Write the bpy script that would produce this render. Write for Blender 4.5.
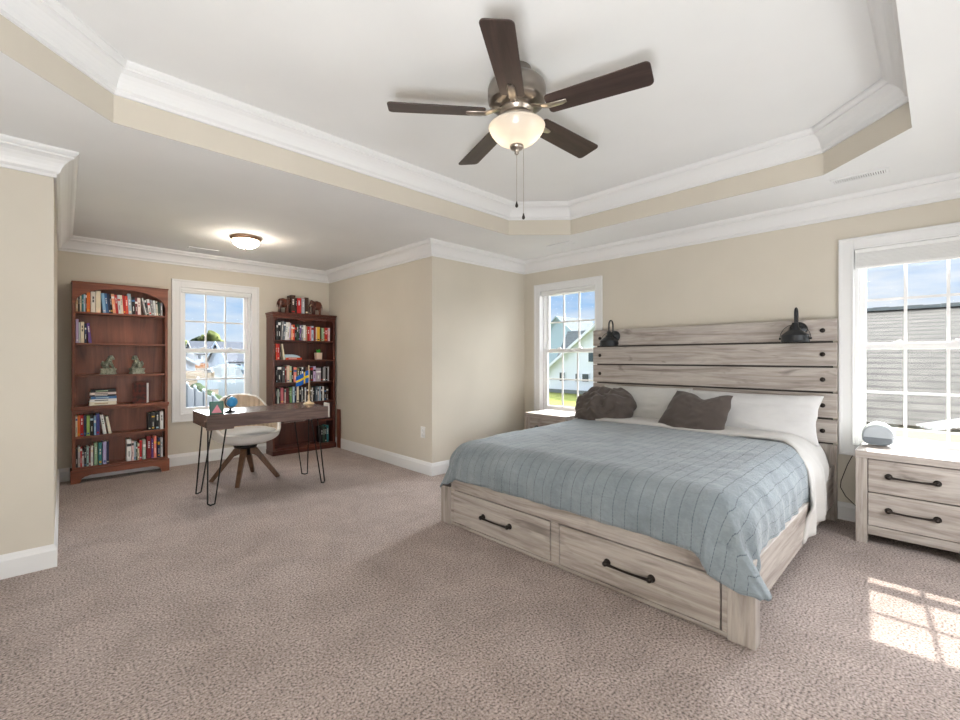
import bpy, bmesh, math, random
from mathutils import Vector, Matrix, noise

C = bpy.context.scene.collection
for o in list(bpy.data.objects):
    bpy.data.objects.remove(o, do_unlink=True)
S = bpy.context.scene
R = math.radians
PI = math.pi

# ---------------------------------------------------------------- camera, sky, sun, large lights, exposure
cam_d = bpy.data.cameras.new('camera')
cam = bpy.data.objects.new('camera', cam_d)
C.objects.link(cam)
S.camera = cam
YAW = 0.8104                      # X axis (towards the bed wall) lies this far right of the view
cam.location = (0, 0, 1.21)
cam.rotation_euler = (R(90), 0, YAW - R(90))
cam_d.sensor_width = 36
cam_d.lens = 445.4 / 960 * 36
cam_d.shift_x = (480 - 472.6) / 960
cam_d.shift_y = (358.06 - 360) / 960
cam_d.clip_start = 0.02
cam_d.clip_end = 600

S.view_settings.view_transform = 'Standard'
S.view_settings.look = 'None'
S.view_settings.gamma = 1
S.view_settings.use_curve_mapping = False
S.view_settings.exposure = 0.27

SKY_STRENGTH = 0.84
SUN_POWER = 11.0
GLOW_X = 9.0
GLOW_WIDE = 21.0
GLOW_Y = 11.0
BOUNCE = 92.0
NEAR_FILL = 27.0

world = bpy.data.worlds.new('sky')
S.world = world
world.use_nodes = True
wn, wl = world.node_tree.nodes, world.node_tree.links
wn.clear()
w_out = wn.new('ShaderNodeOutputWorld')
w_bg = wn.new('ShaderNodeBackground')
w_bg.inputs['Strength'].default_value = SKY_STRENGTH
w_tc = wn.new('ShaderNodeTexCoord')
w_sep = wn.new('ShaderNodeSeparateXYZ')
wl.new(w_tc.outputs['Generated'], w_sep.inputs[0])
w_r = wn.new('ShaderNodeValToRGB')
cr = w_r.color_ramp
cr.elements[0].position = 0.0
cr.elements[0].color = (0.56, 0.75, 0.95, 1)
cr.elements[1].position = 0.55
cr.elements[1].color = (0.16, 0.36, 0.78, 1)
e = cr.elements.new(0.16)
e.color = (0.31, 0.56, 0.93, 1)
wl.new(w_sep.outputs['Z'], w_r.inputs['Fac'])
w_map = wn.new('ShaderNodeMapping')
w_map.inputs['Scale'].default_value = (2.2, 2.2, 9.0)
wl.new(w_tc.outputs['Generated'], w_map.inputs[0])
w_n = wn.new('ShaderNodeTexNoise')
w_n.inputs['Scale'].default_value = 1.6
w_n.inputs['Detail'].default_value = 7
w_n.inputs['Roughness'].default_value = 0.55
wl.new(w_map.outputs[0], w_n.inputs['Vector'])
w_cr = wn.new('ShaderNodeValToRGB')
w_cr.color_ramp.elements[0].position = 0.39
w_cr.color_ramp.elements[0].color = (0, 0, 0, 1)
w_cr.color_ramp.elements[1].position = 0.63
w_cr.color_ramp.elements[1].color = (1, 1, 1, 1)
wl.new(w_n.outputs['Fac'], w_cr.inputs['Fac'])
w_mix = wn.new('ShaderNodeMixRGB')
w_mix.inputs['Color2'].default_value = (0.86, 0.92, 1.0, 1)
wl.new(w_cr.outputs['Color'], w_mix.inputs['Fac'])
wl.new(w_r.outputs['Color'], w_mix.inputs['Color1'])
wl.new(w_mix.outputs['Color'], w_bg.inputs['Color'])
wl.new(w_bg.outputs[0], w_out.inputs[0])


def sun_lamp(name, az, el, power, angle, col):
    d = bpy.data.lights.new(name, 'SUN')
    d.energy = power
    d.angle = R(angle)
    d.color = col
    o = bpy.data.objects.new(name, d)
    C.objects.link(o)
    v = Vector((math.cos(R(az)) * math.cos(R(el)), math.sin(R(az)) * math.cos(R(el)), math.sin(R(el))))
    o.rotation_euler = v.to_track_quat('Z', 'Y').to_euler()
    o.location = v * 40
    return o


sun_lamp('sun', 5.4, 46, SUN_POWER, 0.6, (1.0, 0.95, 0.87))
sun_lamp('window_fill_by_sun', 3, 25, GLOW_X, 38, (0.93, 0.97, 1.0))       # added fill lamp, boosts the light through the bed wall windows
sun_lamp('window_fill_wide', 0, 33, GLOW_WIDE, 100, (0.93, 0.97, 1.0))  # added fill lamp with a wide cone, brightens the bed top and room
sun_lamp('window_fill_alcove', 92, 22, GLOW_Y, 60, (0.93, 0.97, 1.0))       # added fill lamp, sends extra light in at the alcove window


def area_lamp(name, loc, target, sx, sy, power, col):
    d = bpy.data.lights.new(name, 'AREA')
    d.shape = 'RECTANGLE'
    d.size = sx
    d.size_y = sy
    d.energy = power
    d.color = col
    o = bpy.data.objects.new(name, d)
    C.objects.link(o)
    o.location = loc
    o.rotation_euler = (Vector(loc) - Vector(target)).to_track_quat('Z', 'Y').to_euler()
    return o


# added fill light in the corner behind the camera, turned up at the ceiling
area_lamp('bounce_fill_light', (-0.55, -0.20, 0.30), (-0.35, 0.3, 2.4), 0.6, 0.8, BOUNCE, (0.945, 0.972, 1.0))
# added fill light by the windowless near wall, out of view
area_lamp('near_side_fill', (2.9, -0.70, 0.98), (2.8, 1.5, 0.62), 1.3, 1.0, NEAR_FILL, (0.94, 0.97, 1.0))

# ---------------------------------------------------------------- helpers: mesh builder
BASE = {}


class MB:
    def __init__(self):
        self.v, self.f, self.m, self.s = [], [], [], []
        self.uv = None

    def add(self, verts, faces, mi=0, smooth=False, M=None):
        n = len(self.v)
        for p in verts:
            self.v.append(tuple(M @ Vector(p)) if M is not None else tuple(p))
        for f in faces:
            self.f.append([i + n for i in f])
            self.m.append(mi)
            self.s.append(smooth)
        return self

    def box(self, x0, x1, y0, y1, z0, z1, mi=0, M=None):
        x0, x1 = min(x0, x1), max(x0, x1)
        y0, y1 = min(y0, y1), max(y0, y1)
        z0, z1 = min(z0, z1), max(z0, z1)
        v = [(x0, y0, z0), (x1, y0, z0), (x1, y1, z0), (x0, y1, z0), (x0, y0, z1), (x1, y0, z1), (x1, y1, z1), (x0, y1, z1)]
        f = [(3, 2, 1, 0), (4, 5, 6, 7), (0, 1, 5, 4), (1, 2, 6, 5), (2, 3, 7, 6), (3, 0, 4, 7)]
        return self.add(v, f, mi, False, M)

    def prism(self, poly, axis, a0, a1, mi=0, M=None):
        """poly of 2D points, extruded along axis: x -> (y,z), y -> (x,z), z -> (x,y)"""
        def P(p, a):
            if axis == 'x':
                return (a, p[0], p[1])
            if axis == 'y':
                return (p[0], a, p[1])
            return (p[0], p[1], a)
        n = len(poly)
        v = [P(p, a0) for p in poly] + [P(p, a1) for p in poly]
        f = [tuple(range(n))[::-1], tuple(range(n, 2 * n))]
        f += [(i, (i + 1) % n, n + (i + 1) % n, n + i) for i in range(n)]
        return self.add(v, f, mi, False, M)

    def tube(self, pts, r, seg=8, mi=0, M=None, flat=1.0):
        pts = [Vector(p) for p in pts]
        n = len(pts)
        rs = r if isinstance(r, (list, tuple)) else [r] * n
        t0 = (pts[1] - pts[0]).normalized()
        up = Vector((0, 0, 1)) if abs(t0.z) < 0.9 else Vector((1, 0, 0))
        a = t0.cross(up).normalized()
        v, f = [], []
        for i in range(n):
            if i == 0:
                t = pts[1] - pts[0]
            elif i == n - 1:
                t = pts[-1] - pts[-2]
            else:
                t = (pts[i + 1] - pts[i]).normalized() + (pts[i] - pts[i - 1]).normalized()
            t = t.normalized() if t.length > 1e-9 else t0
            a = (a - t * a.dot(t)).normalized()
            b = t.cross(a)
            for k in range(seg):
                an = 2 * PI * k / seg
                v.append(pts[i] + a * math.cos(an) * rs[i] + b * math.sin(an) * rs[i] * flat)
        for i in range(n - 1):
            for k in range(seg):
                k2 = (k + 1) % seg
                f.append((i * seg + k, i * seg + k2, (i + 1) * seg + k2, (i + 1) * seg + k))
        self.add(v, f, mi, True, M)
        self.add(v[:seg], [tuple(range(seg))[::-1]], mi, False, M)
        self.add(v[-seg:], [tuple(range(seg))], mi, False, M)
        return self

    def lathe(self, prof, c=(0, 0, 0), seg=32, mi=0, M=None, smooth=True):
        v, f = [], []
        n = len(prof)
        for r, z in prof:
            for k in range(seg):
                a = 2 * PI * k / seg
                v.append((c[0] + r * math.cos(a), c[1] + r * math.sin(a), c[2] + z))
        for i in range(n - 1):
            for k in range(seg):
                k2 = (k + 1) % seg
                f.append((i * seg + k, i * seg + k2, (i + 1) * seg + k2, (i + 1) * seg + k))
        self.add(v, f, mi, smooth, M)
        if prof[0][0] > 1e-5:
            self.add(v[:seg], [tuple(range(seg))[::-1]], mi, False, M)
        if prof[-1][0] > 1e-5:
            self.add(v[-seg:], [tuple(range(seg))], mi, False, M)
        return self

    def ball(self, c, r, seg=16, rings=10, mi=0, M=None):
        if not isinstance(r, (list, tuple)):
            r = (r, r, r)
        v, f = [], []
        for i in range(rings + 1):
            th = PI * i / rings
            for k in range(seg):
                a = 2 * PI * k / seg
                v.append((c[0] + r[0] * math.sin(th) * math.cos(a), c[1] + r[1] * math.sin(th) * math.sin(a), c[2] - r[2] * math.cos(th)))
        for i in range(rings):
            for k in range(seg):
                k2 = (k + 1) % seg
                f.append((i * seg + k, i * seg + k2, (i + 1) * seg + k2, (i + 1) * seg + k))
        return self.add(v, f, mi, True, M)

    def grid(self, fn, nu, nv, mi=0, smooth=True, uvfn=None, wrap_u=False):
        v, f = [], []
        for j in range(nv + 1):
            for i in range(nu + 1):
                v.append(fn(i / nu, j / nv))
        for j in range(nv):
            for i in range(nu):
                a = j * (nu + 1) + i
                f.append((a, a + 1, a + nu + 2, a + nu + 1))
        return self.add(v, f, mi, smooth)

    def build(self, name, mats, parent=None, origin=None, bevel=0, seg=2, uv=None, weld=False):
        if origin is None:
            origin = Vector((0, 0, 0))
        base = BASE.get(parent.name, Vector((0, 0, 0))) if parent is not None else Vector(origin)
        me = bpy.data.meshes.new(name)
        me.from_pydata([tuple(Vector(p) - base) for p in self.v], [], self.f)
        if not isinstance(mats, (list, tuple)):
            mats = [mats]
        for m in mats:
            me.materials.append(m)
        me.polygons.foreach_set('material_index', self.m)
        me.polygons.foreach_set('use_smooth', self.s)
        if uv is not None:
            lay = me.uv_layers.new(name='UVMap')
            for L in me.loops:
                lay.data[L.index].uv = uv[L.vertex_index]
        if weld:
            bm = bmesh.new()
            bm.from_mesh(me)
            bmesh.ops.remove_doubles(bm, verts=bm.verts, dist=1e-5)
            bmesh.ops.recalc_face_normals(bm, faces=bm.faces)
            bm.to_mesh(me)
            bm.free()
        me.update()
        o = bpy.data.objects.new(name, me)
        C.objects.link(o)
        if parent is not None:
            o.parent = parent
            BASE[o.name] = base
        else:
            o.location = base
            BASE[o.name] = base
        if bevel:
            b = o.modifiers.new('bevel', 'BEVEL')
            b.width = bevel
            b.segments = seg
            b.limit_method = 'ANGLE'
            b.angle_limit = R(40)
        return o


def tag(o, label, cat, group=None, kind=None):
    o['label'] = label
    o['category'] = cat
    if group:
        o['group'] = group
    if kind:
        o['kind'] = kind
    return o


def thing(name, loc, label, cat, group=None):
    o = bpy.data.objects.new(name, None)
    o.empty_display_size = 0.05
    C.objects.link(o)
    o.location = loc
    BASE[o.name] = Vector(loc)
    return tag(o, label, cat, group)


def struct(o):
    o['kind'] = 'structure'
    return o


def struct_empty(name, loc=(0, 0, 0)):
    o = bpy.data.objects.new(name, None)
    o.empty_display_size = 0.05
    C.objects.link(o)
    o.location = loc
    BASE[o.name] = Vector(loc)
    o['kind'] = 'structure'
    return o


# ---------------------------------------------------------------- helpers: materials
def pmat(name, col, rough=0.5, metal=0.0, spec=0.5, sheen=0.0):
    m = bpy.data.materials.new(name)
    m.use_nodes = True
    b = m.node_tree.nodes['Principled BSDF']
    b.inputs['Base Color'].default_value = (*col, 1)
    b.inputs['Roughness'].default_value = rough
    b.inputs['Metallic'].default_value = metal
    b.inputs['Specular IOR Level'].default_value = spec
    if sheen:
        b.inputs['Sheen Weight'].default_value = sheen
    return m


def nodes_of(m):
    return m.node_tree.nodes, m.node_tree.links, m.node_tree.nodes['Principled BSDF']


def noise_node(m, scale, detail=4, rough=0.5, dist=0.0, mapping=None, coord='Object'):
    n, l, b = nodes_of(m)
    tc = n.new('ShaderNodeTexCoord')
    src = tc.outputs[coord]
    if mapping:
        mp = n.new('ShaderNodeMapping')
        mp.inputs['Scale'].default_value = mapping
        l.new(src, mp.inputs[0])
        src = mp.outputs[0]
    t = n.new('ShaderNodeTexNoise')
    t.inputs['Scale'].default_value = scale
    t.inputs['Detail'].default_value = detail
    t.inputs['Roughness'].default_value = rough
    t.inputs['Distortion'].default_value = dist
    l.new(src, t.inputs['Vector'])
    return t


def ramp(m, fac, stops):
    n, l, b = nodes_of(m)
    r = n.new('ShaderNodeValToRGB')
    els = r.color_ramp.elements
    els[0].position, els[0].color = stops[0][0], (*stops[0][1], 1)
    els[1].position, els[1].color = stops[-1][0], (*stops[-1][1], 1)
    for p, c in stops[1:-1]:
        e = els.new(p)
        e.color = (*c, 1)
    l.new(fac, r.inputs['Fac'])
    return r.outputs['Color']


def mixc(m, fac, a, b2, mode='MIX'):
    n, l, b = nodes_of(m)
    x = n.new('ShaderNodeMixRGB')
    x.blend_type = mode
    for sock, val in (('Fac', fac), ('Color1', a), ('Color2', b2)):
        if isinstance(val, (int, float)):
            x.inputs[sock].default_value = val
        elif isinstance(val, tuple):
            x.inputs[sock].default_value = (*val, 1)
        else:
            l.new(val, x.inputs[sock])
    return x.outputs['Color']


def bump(m, h, strength=0.2, dist=0.005):
    n, l, b = nodes_of(m)
    x = n.new('ShaderNodeBump')
    x.inputs['Strength'].default_value = strength
    x.inputs['Distance'].default_value = dist
    l.new(h, x.inputs['Height'])
    l.new(x.outputs[0], b.inputs['Normal'])


def setc(m, col):
    n, l, b = nodes_of(m)
    l.new(col, b.inputs['Base Color'])


def paint(name, col, rough=0.85, var=0.03):
    m = pmat(name, col, rough, spec=0.3)
    t = noise_node(m, 2.0, 3)
    lo = tuple(c * (1 - var) for c in col)
    hi = tuple(min(1, c * (1 + var)) for c in col)
    setc(m, ramp(m, t.outputs['Fac'], [(0.3, lo), (0.7, hi)]))
    t2 = noise_node(m, 220, 3)
    bump(m, t2.outputs['Fac'], 0.06, 0.002)
    return m


def wood(name, stops, grain='y', along=1.1, across=14.0, rough=0.5, spec=0.4, knots=0.35, bmp=0.08):
    m = pmat(name, stops[0][1], rough, spec=spec)
    sc = {'x': (along, across, across), 'y': (across, along, across), 'z': (across, across, along)}[grain]
    t = noise_node(m, 1.0, 8, 0.62, 0.9, sc)
    sc2 = tuple(s * 6 for s in sc)
    t2 = noise_node(m, 1.0, 4, 0.6, 0.2, sc2)
    base = ramp(m, t.outputs['Fac'], stops)
    fine = ramp(m, t2.outputs['Fac'], [(0.3, (0.72, 0.72, 0.72)), (0.7, (1.0, 1.0, 1.0))])
    c = mixc(m, 0.6, base, fine, 'MULTIPLY')
    if knots:
        sk = {'x': (1.5, 5, 5), 'y': (5, 1.5, 5), 'z': (5, 5, 1.5)}[grain]
        t3 = noise_node(m, 1.3, 3, 0.5, 1.6, sk)
        kn = ramp(m, t3.outputs['Fac'], [(0.62, (0, 0, 0)), (0.74, (1, 1, 1))])
        dark = tuple(v * 0.5 for v in stops[0][1])
        n, l, b = nodes_of(m)
        mul = n.new('ShaderNodeMath')
        mul.operation = 'MULTIPLY'
        mul.inputs[1].default_value = knots
        l.new(kn, mul.inputs[0])
        c = mixc(m, mul.outputs[0], c, dark)
    setc(m, c)
    bump(m, t2.outputs['Fac'], bmp, 0.003)
    return m


def fabric(name, col, rough=0.95, var=0.08, weave=600, bmp=0.12, sheen=0.2):
    m = pmat(name, col, rough, spec=0.15, sheen=sheen)
    t = noise_node(m, 7, 4)
    lo = tuple(c * (1 - var) for c in col)
    hi = tuple(min(1, c * (1 + var)) for c in col)
    setc(m, ramp(m, t.outputs['Fac'], [(0.3, lo), (0.7, hi)]))
    t2 = noise_node(m, weave, 2)
    bump(m, t2.outputs['Fac'], bmp, 0.002)
    return m


def lin(r, g, b):
    def f(c):
        c /= 255
        return c / 12.92 if c <= 0.04045 else ((c + 0.055) / 1.055) ** 2.4
    return (f(r), f(g), f(b))


M = {}
M['wall'] = paint('wall_paint_beige', lin(204, 197, 184))
M['ceil'] = paint('ceiling_paint_white', (0.77, 0.77, 0.765), 0.9, 0.02)
M['trim'] = pmat('trim_paint_white', (0.75, 0.75, 0.75), 0.42, spec=0.4)
M['vinyl'] = pmat('window_vinyl_white', (0.83, 0.83, 0.83), 0.4, spec=0.4)

# carpet: fine speckle of light and dark tufts over a mottled pile
m = pmat('carpet_taupe', (0.4, 0.33, 0.3), 1.0, spec=0.05, sheen=0.25)
t_big = noise_node(m, 3.2, 6, 0.65, 0.6)
t_fine = noise_node(m, 105, 1.5, 0.5)
t_pile = noise_node(m, 230, 2, 0.6)
c_f = ramp(m, t_fine.outputs['Fac'], [(0.33, (0.15, 0.115, 0.10)), (0.44, (0.41, 0.322, 0.288)), (0.56, (0.535, 0.435, 0.395)), (0.70, (0.72, 0.615, 0.57))])
c_b = ramp(m, t_big.outputs['Fac'], [(0.36, (0.80, 0.785, 0.775)), (0.62, (1.0, 1.0, 1.0))])
setc(m, mixc(m, 1.0, c_f, c_b, 'MULTIPLY'))
n_, l_, b_ = nodes_of(m)
ad = n_.new('ShaderNodeMath')
ad.operation = 'ADD'
l_.new(t_fine.outputs['Fac'], ad.inputs[0])
l_.new(t_pile.outputs['Fac'], ad.inputs[1])
bump(m, ad.outputs[0], 0.9, 0.012)
M['carpet'] = m

grey_stops = [(0.24, lin(112, 100, 94)), (0.40, lin(156, 146, 139)), (0.54, lin(180, 171, 164)), (0.76, lin(198, 191, 184))]
M['gwood_y'] = wood('weathered_grey_wood', grey_stops, 'y', 1.4, 20, 0.6, 0.3, 0.55)
M['gwood_x'] = wood('weathered_grey_wood_lengthwise', grey_stops, 'x', 1.4, 20, 0.6, 0.3, 0.55)
M['gwood_z'] = wood('weathered_grey_wood_upright', grey_stops, 'z', 1.4, 20, 0.6, 0.3, 0.55)
ch_stops = [(0.25, lin(78, 38, 25)), (0.5, lin(126, 70, 48)), (0.78, lin(152, 92, 66))]
M['cherry_z'] = wood('cherry_wood_upright', ch_stops, 'z', 0.9, 11, 0.38, 0.5, 0.1)
M['cherry_x'] = wood('cherry_wood_level', ch_stops, 'x', 0.9, 11, 0.38, 0.5, 0.1)
mh_stops = [(0.25, lin(48, 20, 14)), (0.5, lin(86, 42, 32)), (0.78, lin(112, 62, 48))]
M['mahog_z'] = wood('mahogany_wood_upright', mh_stops, 'z', 0.9, 11, 0.32, 0.5, 0.1)
M['mahog_x'] = wood('mahogany_wood_level', mh_stops, 'x', 0.9, 11, 0.32, 0.5, 0.1)
dk_stops = [(0.26, lin(60, 45, 41)), (0.5, lin(102, 82, 75)), (0.74, lin(138, 116, 106))]
M['desk'] = wood('dark_rustic_wood', dk_stops, 'x', 1.3, 16, 0.22, 0.5, 0.2)
wl_stops = [(0.25, lin(66, 44, 30)), (0.5, lin(102, 72, 52)), (0.78, lin(128, 94, 70))]
M['walnut'] = wood('walnut_wood', wl_stops, 'z', 1.5, 20, 0.45, 0.4, 0.1)
bl_stops = [(0.25, lin(42, 33, 31)), (0.5, lin(66, 52, 48)), (0.8, lin(88, 72, 66))]
M['blade'] = wood('fan_blade_walnut', bl_stops, 'x', 1.5, 18, 0.4, 0.4, 0.0)
M['black'] = pmat('matte_black_metal', (0.016, 0.015, 0.015), 0.42, 0.6)
M['bronze'] = pmat('oil_rubbed_bronze', (0.035, 0.028, 0.025), 0.4, 0.8)
M['sconce'] = pmat('sconce_dark_metal', (0.035, 0.037, 0.04), 0.38, 0.7)
M['nickel'] = pmat('brushed_nickel', (0.44, 0.39, 0.34), 0.33, 1.0)
M['copper'] = pmat('antique_copper', (0.42, 0.27, 0.18), 0.38, 1.0)
M['dark_gap'] = pmat('dark_recess', (0.05, 0.042, 0.038), 0.8)
M['white_p'] = pmat('white_plastic', (0.8, 0.8, 0.79), 0.4)

# ================================================================ ROOM SHELL
XD, YA, XB, YC, YE = 4.32, 5.92, 2.85, 3.60, 3.55
X0, Y0 = -0.85, -0.75
XE = 0.02
ZC, ZT = 2.403, 2.693
ring = [(X0, YE), (XE, YE), (0.06, YA), (XB, YA), (XB, YC), (XD, YC), (XD, Y0), (X0, Y0)]
TH = 0.13


def offset_ring(pts, d):
    """mitred inward offset (interior on the right-hand side of the path)"""
    out = []
    n = len(pts)
    for i in range(n):
        p0, p1, p2 = Vector(pts[i - 1]), Vector(pts[i]), Vector(pts[(i + 1) % n])
        a, b = (p1 - p0).normalized(), (p2 - p1).normalized()
        n1, n2 = Vector((a.y, -a.x)), Vector((b.y, -b.x))
        mm = (n1 + n2) / (1 + n1.dot(n2))
        q = p1 + mm * d
        out.append((q.x, q.y))
    return out


outer = offset_ring(ring, -TH)
fl = MB()
fl.prism(outer, 'z', -0.12, 0.0)
struct(fl.build('floor', M['carpet']))


def wall_seg(name, i, holes=(), ztop=ZC + 0.02):
    """wall from ring[i] to ring[i+1]; holes in (u0,u1,z0,z1) along the wall"""
    p, q = Vector(ring[i]), Vector(ring[(i + 1) % len(ring)])
    t = (q - p).normalized()
    out = Vector((-t.y, t.x))
    L = (q - p).length
    mb = MB()
    ua = TH if i == 1 else 0.0
    ub = L - TH if i == 3 else L
    us = sorted({ua, ub} | {h[0] for h in holes} | {h[1] for h in holes})
    zs = sorted({0.0, ztop} | {h[2] for h in holes} | {h[3] for h in holes})

    def P(u, d, z):
        v = p + t * u + out * d
        return (v.x, v.y, z)
    for a, b in zip(us, us[1:]):
        for c, d in zip(zs, zs[1:]):
            if any(h[0] <= a + 1e-6 and b <= h[1] + 1e-6 and h[2] <= c + 1e-6 and d <= h[3] + 1e-6 for h in holes):
                continue
            v = [P(a, 0, c), P(b, 0, c), P(b, TH, c), P(a, TH, c), P(a, 0, d), P(b, 0, d), P(b, TH, d), P(a, TH, d)]
            f = [(3, 2, 1, 0), (4, 5, 6, 7), (0, 1, 5, 4), (1, 2, 6, 5), (2, 3, 7, 6), (3, 0, 4, 7)]
            mb.add(v, f)
    return struct(mb.build(name, M['wall']))


WZ0, WZ1, WW = 0.49, 2.097, 0.922     # outside of the window casings
CAS = 0.086
W1X, W2Y, W3Y = 0.992, 3.432, 0.530


def hole(u):
    return (u + CAS - 0.012, u + WW - CAS + 0.012, WZ0 + CAS - 0.012, WZ1 - CAS + 0.012)


wall_seg('wall_left', 0)
wall_seg('wall_alcove_left', 1)
wall_seg('wall_far', 2, [hole(W1X - 0.06)])
wall_seg('wall_alcove_right', 3)
wall_seg('wall_middle', 4)
wall_seg('wall_right', 5, [hole(YC - W2Y), hole(YC - W3Y)])
wall_seg('wall_near', 6)
wall_seg('wall_rear', 7)

# ---- ceiling with the octagonal tray
TX0, TX1, TY0, TY1, CH = -0.187, 3.66, 0.103, 2.894, 0.424
octo = [(TX0 + CH, TY1), (TX1 - CH, TY1), (TX1, TY1 - CH), (TX1, TY0 + CH), (TX1 - CH, TY0), (TX0 + CH, TY0), (TX0, TY0 + CH), (TX0, TY1 - CH)]
bm = bmesh.new()
ed = []
for loop in (outer, octo):
    vs = [bm.verts.new((x, y, ZC)) for x, y in loop]
    ed += [bm.edges.new((vs[i], vs[(i + 1) % len(vs)])) for i in range(len(vs))]
bmesh.ops.triangle_fill(bm, edges=ed, use_beauty=True, use_dissolve=False)
me = bpy.data.meshes.new('ceiling')
bm.to_mesh(me)
bm.free()
me.materials.append(M['ceil'])
ceil = bpy.data.objects.new('ceiling', me)
C.objects.link(ceil)
struct(ceil)
oct_out = offset_ring(octo, -0.10)
b = MB()
n = len(octo)
for i in range(n):
    j = (i + 1) % n
    quad = [octo[i], octo[j], oct_out[j], oct_out[i]]
    b.prism(quad, 'z', ZC + 0.0015, ZT + 0.02)
struct(b.build('wall_tray', M['wall']))
b = MB()
b.prism(oct_out, 'z', ZT, ZT + 0.10)
struct(b.build('ceiling_tray', M['ceil']))
# roof slab that keeps daylight out above the lower ceiling
b = MB()
for (xa, xb, ya, yb) in ((X0 - TH, TX0 - 0.1, Y0 - TH, YE + TH), (TX1 + 0.1, XD + TH, Y0 - TH, YC + TH), (TX0 - 0.1, TX1 + 0.1, TY1 + 0.1, YE + TH),
                         (TX0 - 0.1, TX1 + 0.1, Y0 - TH, TY0 - 0.1), (XE - TH, XB + TH, YE + TH, YA + TH)):
    b.box(xa, xb, ya, yb, ZC + 0.03, ZC + 0.12)
struct(b.build('ceiling_attic', M['ceil']))

CROWN = [(0, -.146), (.013, -.146), (.013, -.130), (.020, -.124), (.027, -.118), (.031, -.104), (.038, -.088), (.049, -.070), (.063, -.054), (.079, -.044),
         (.088, -.040), (.088, -.030), (.097, -.024), (.104, -.016), (.108, -.010), (.108, 0)]
BASEB = [(0, 0), (.015, 0), (.015, .098), (.0125, .104), (.010, .112), (.008, .120), (.003, .131), (0, .131)]


def sweep_ring(pts, prof, z0, name, mat):
    mb = MB()
    loops = [offset_ring(pts, o) for o, z in prof]
    n, k = len(pts), len(prof)
    v = [(loops[j][i][0], loops[j][i][1], z0 + prof[j][1]) for i in range(n) for j in range(k)]
    f = []
    for i in range(n):
        i2 = (i + 1) % n
        for j in range(k - 1):
            f.append((i * k + j, i2 * k + j, i2 * k + j + 1, i * k + j + 1))
    mb.add(v, f)
    return struct(mb.build(name, mat))


sweep_ring(ring, CROWN, ZC, 'trim_1', M['trim'])
sweep_ring(octo, CROWN, ZT, 'trim_2', M['trim'])
bl = [offset_ring(ring, o) for o, z in BASEB]
for i, nm in enumerate(('left', 'alcove_left', 'far', 'alcove_right', 'middle', 'right', 'near', 'rear')):
    mb = MB()
    k = len(BASEB)
    j = (i + 1) % len(ring)
    v = [(bl[a][i][0], bl[a][i][1], BASEB[a][1]) for a in range(k)] + [(bl[a][j][0], bl[a][j][1], BASEB[a][1]) for a in range(k)]
    f = [(a, k + a, k + (a + 1) % k, (a + 1) % k) for a in range(k)] + [tuple(range(k))[::-1], tuple(range(k, 2 * k))]
    mb.add(v, f)
    struct(mb.build('baseboard_' + nm, M['trim']))

# ---- window glass: clear with a faint fresnel reflection
g = bpy.data.materials.new('window_glass')
g.use_nodes = True
gn, gl = g.node_tree.nodes, g.node_tree.links
gn.clear()
go = gn.new('ShaderNodeOutputMaterial')
gm = gn.new('ShaderNodeMixShader')
gt = gn.new('ShaderNodeBsdfTransparent')
gt.inputs['Color'].default_value = (0.985, 0.99, 0.99, 1)
gg = gn.new('ShaderNodeBsdfGlossy')
gg.inputs['Roughness'].default_value = 0.03
gf = gn.new('ShaderNodeFresnel')
gf.inputs['IOR'].default_value = 1.25
gl.new(gf.outputs[0], gm.inputs['Fac'])
gl.new(gt.outputs[0], gm.inputs[1])
gl.new(gg.outputs[0], gm.inputs[2])
gl.new(gm.outputs[0], go.inputs[0])
M['glass'] = g


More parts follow.
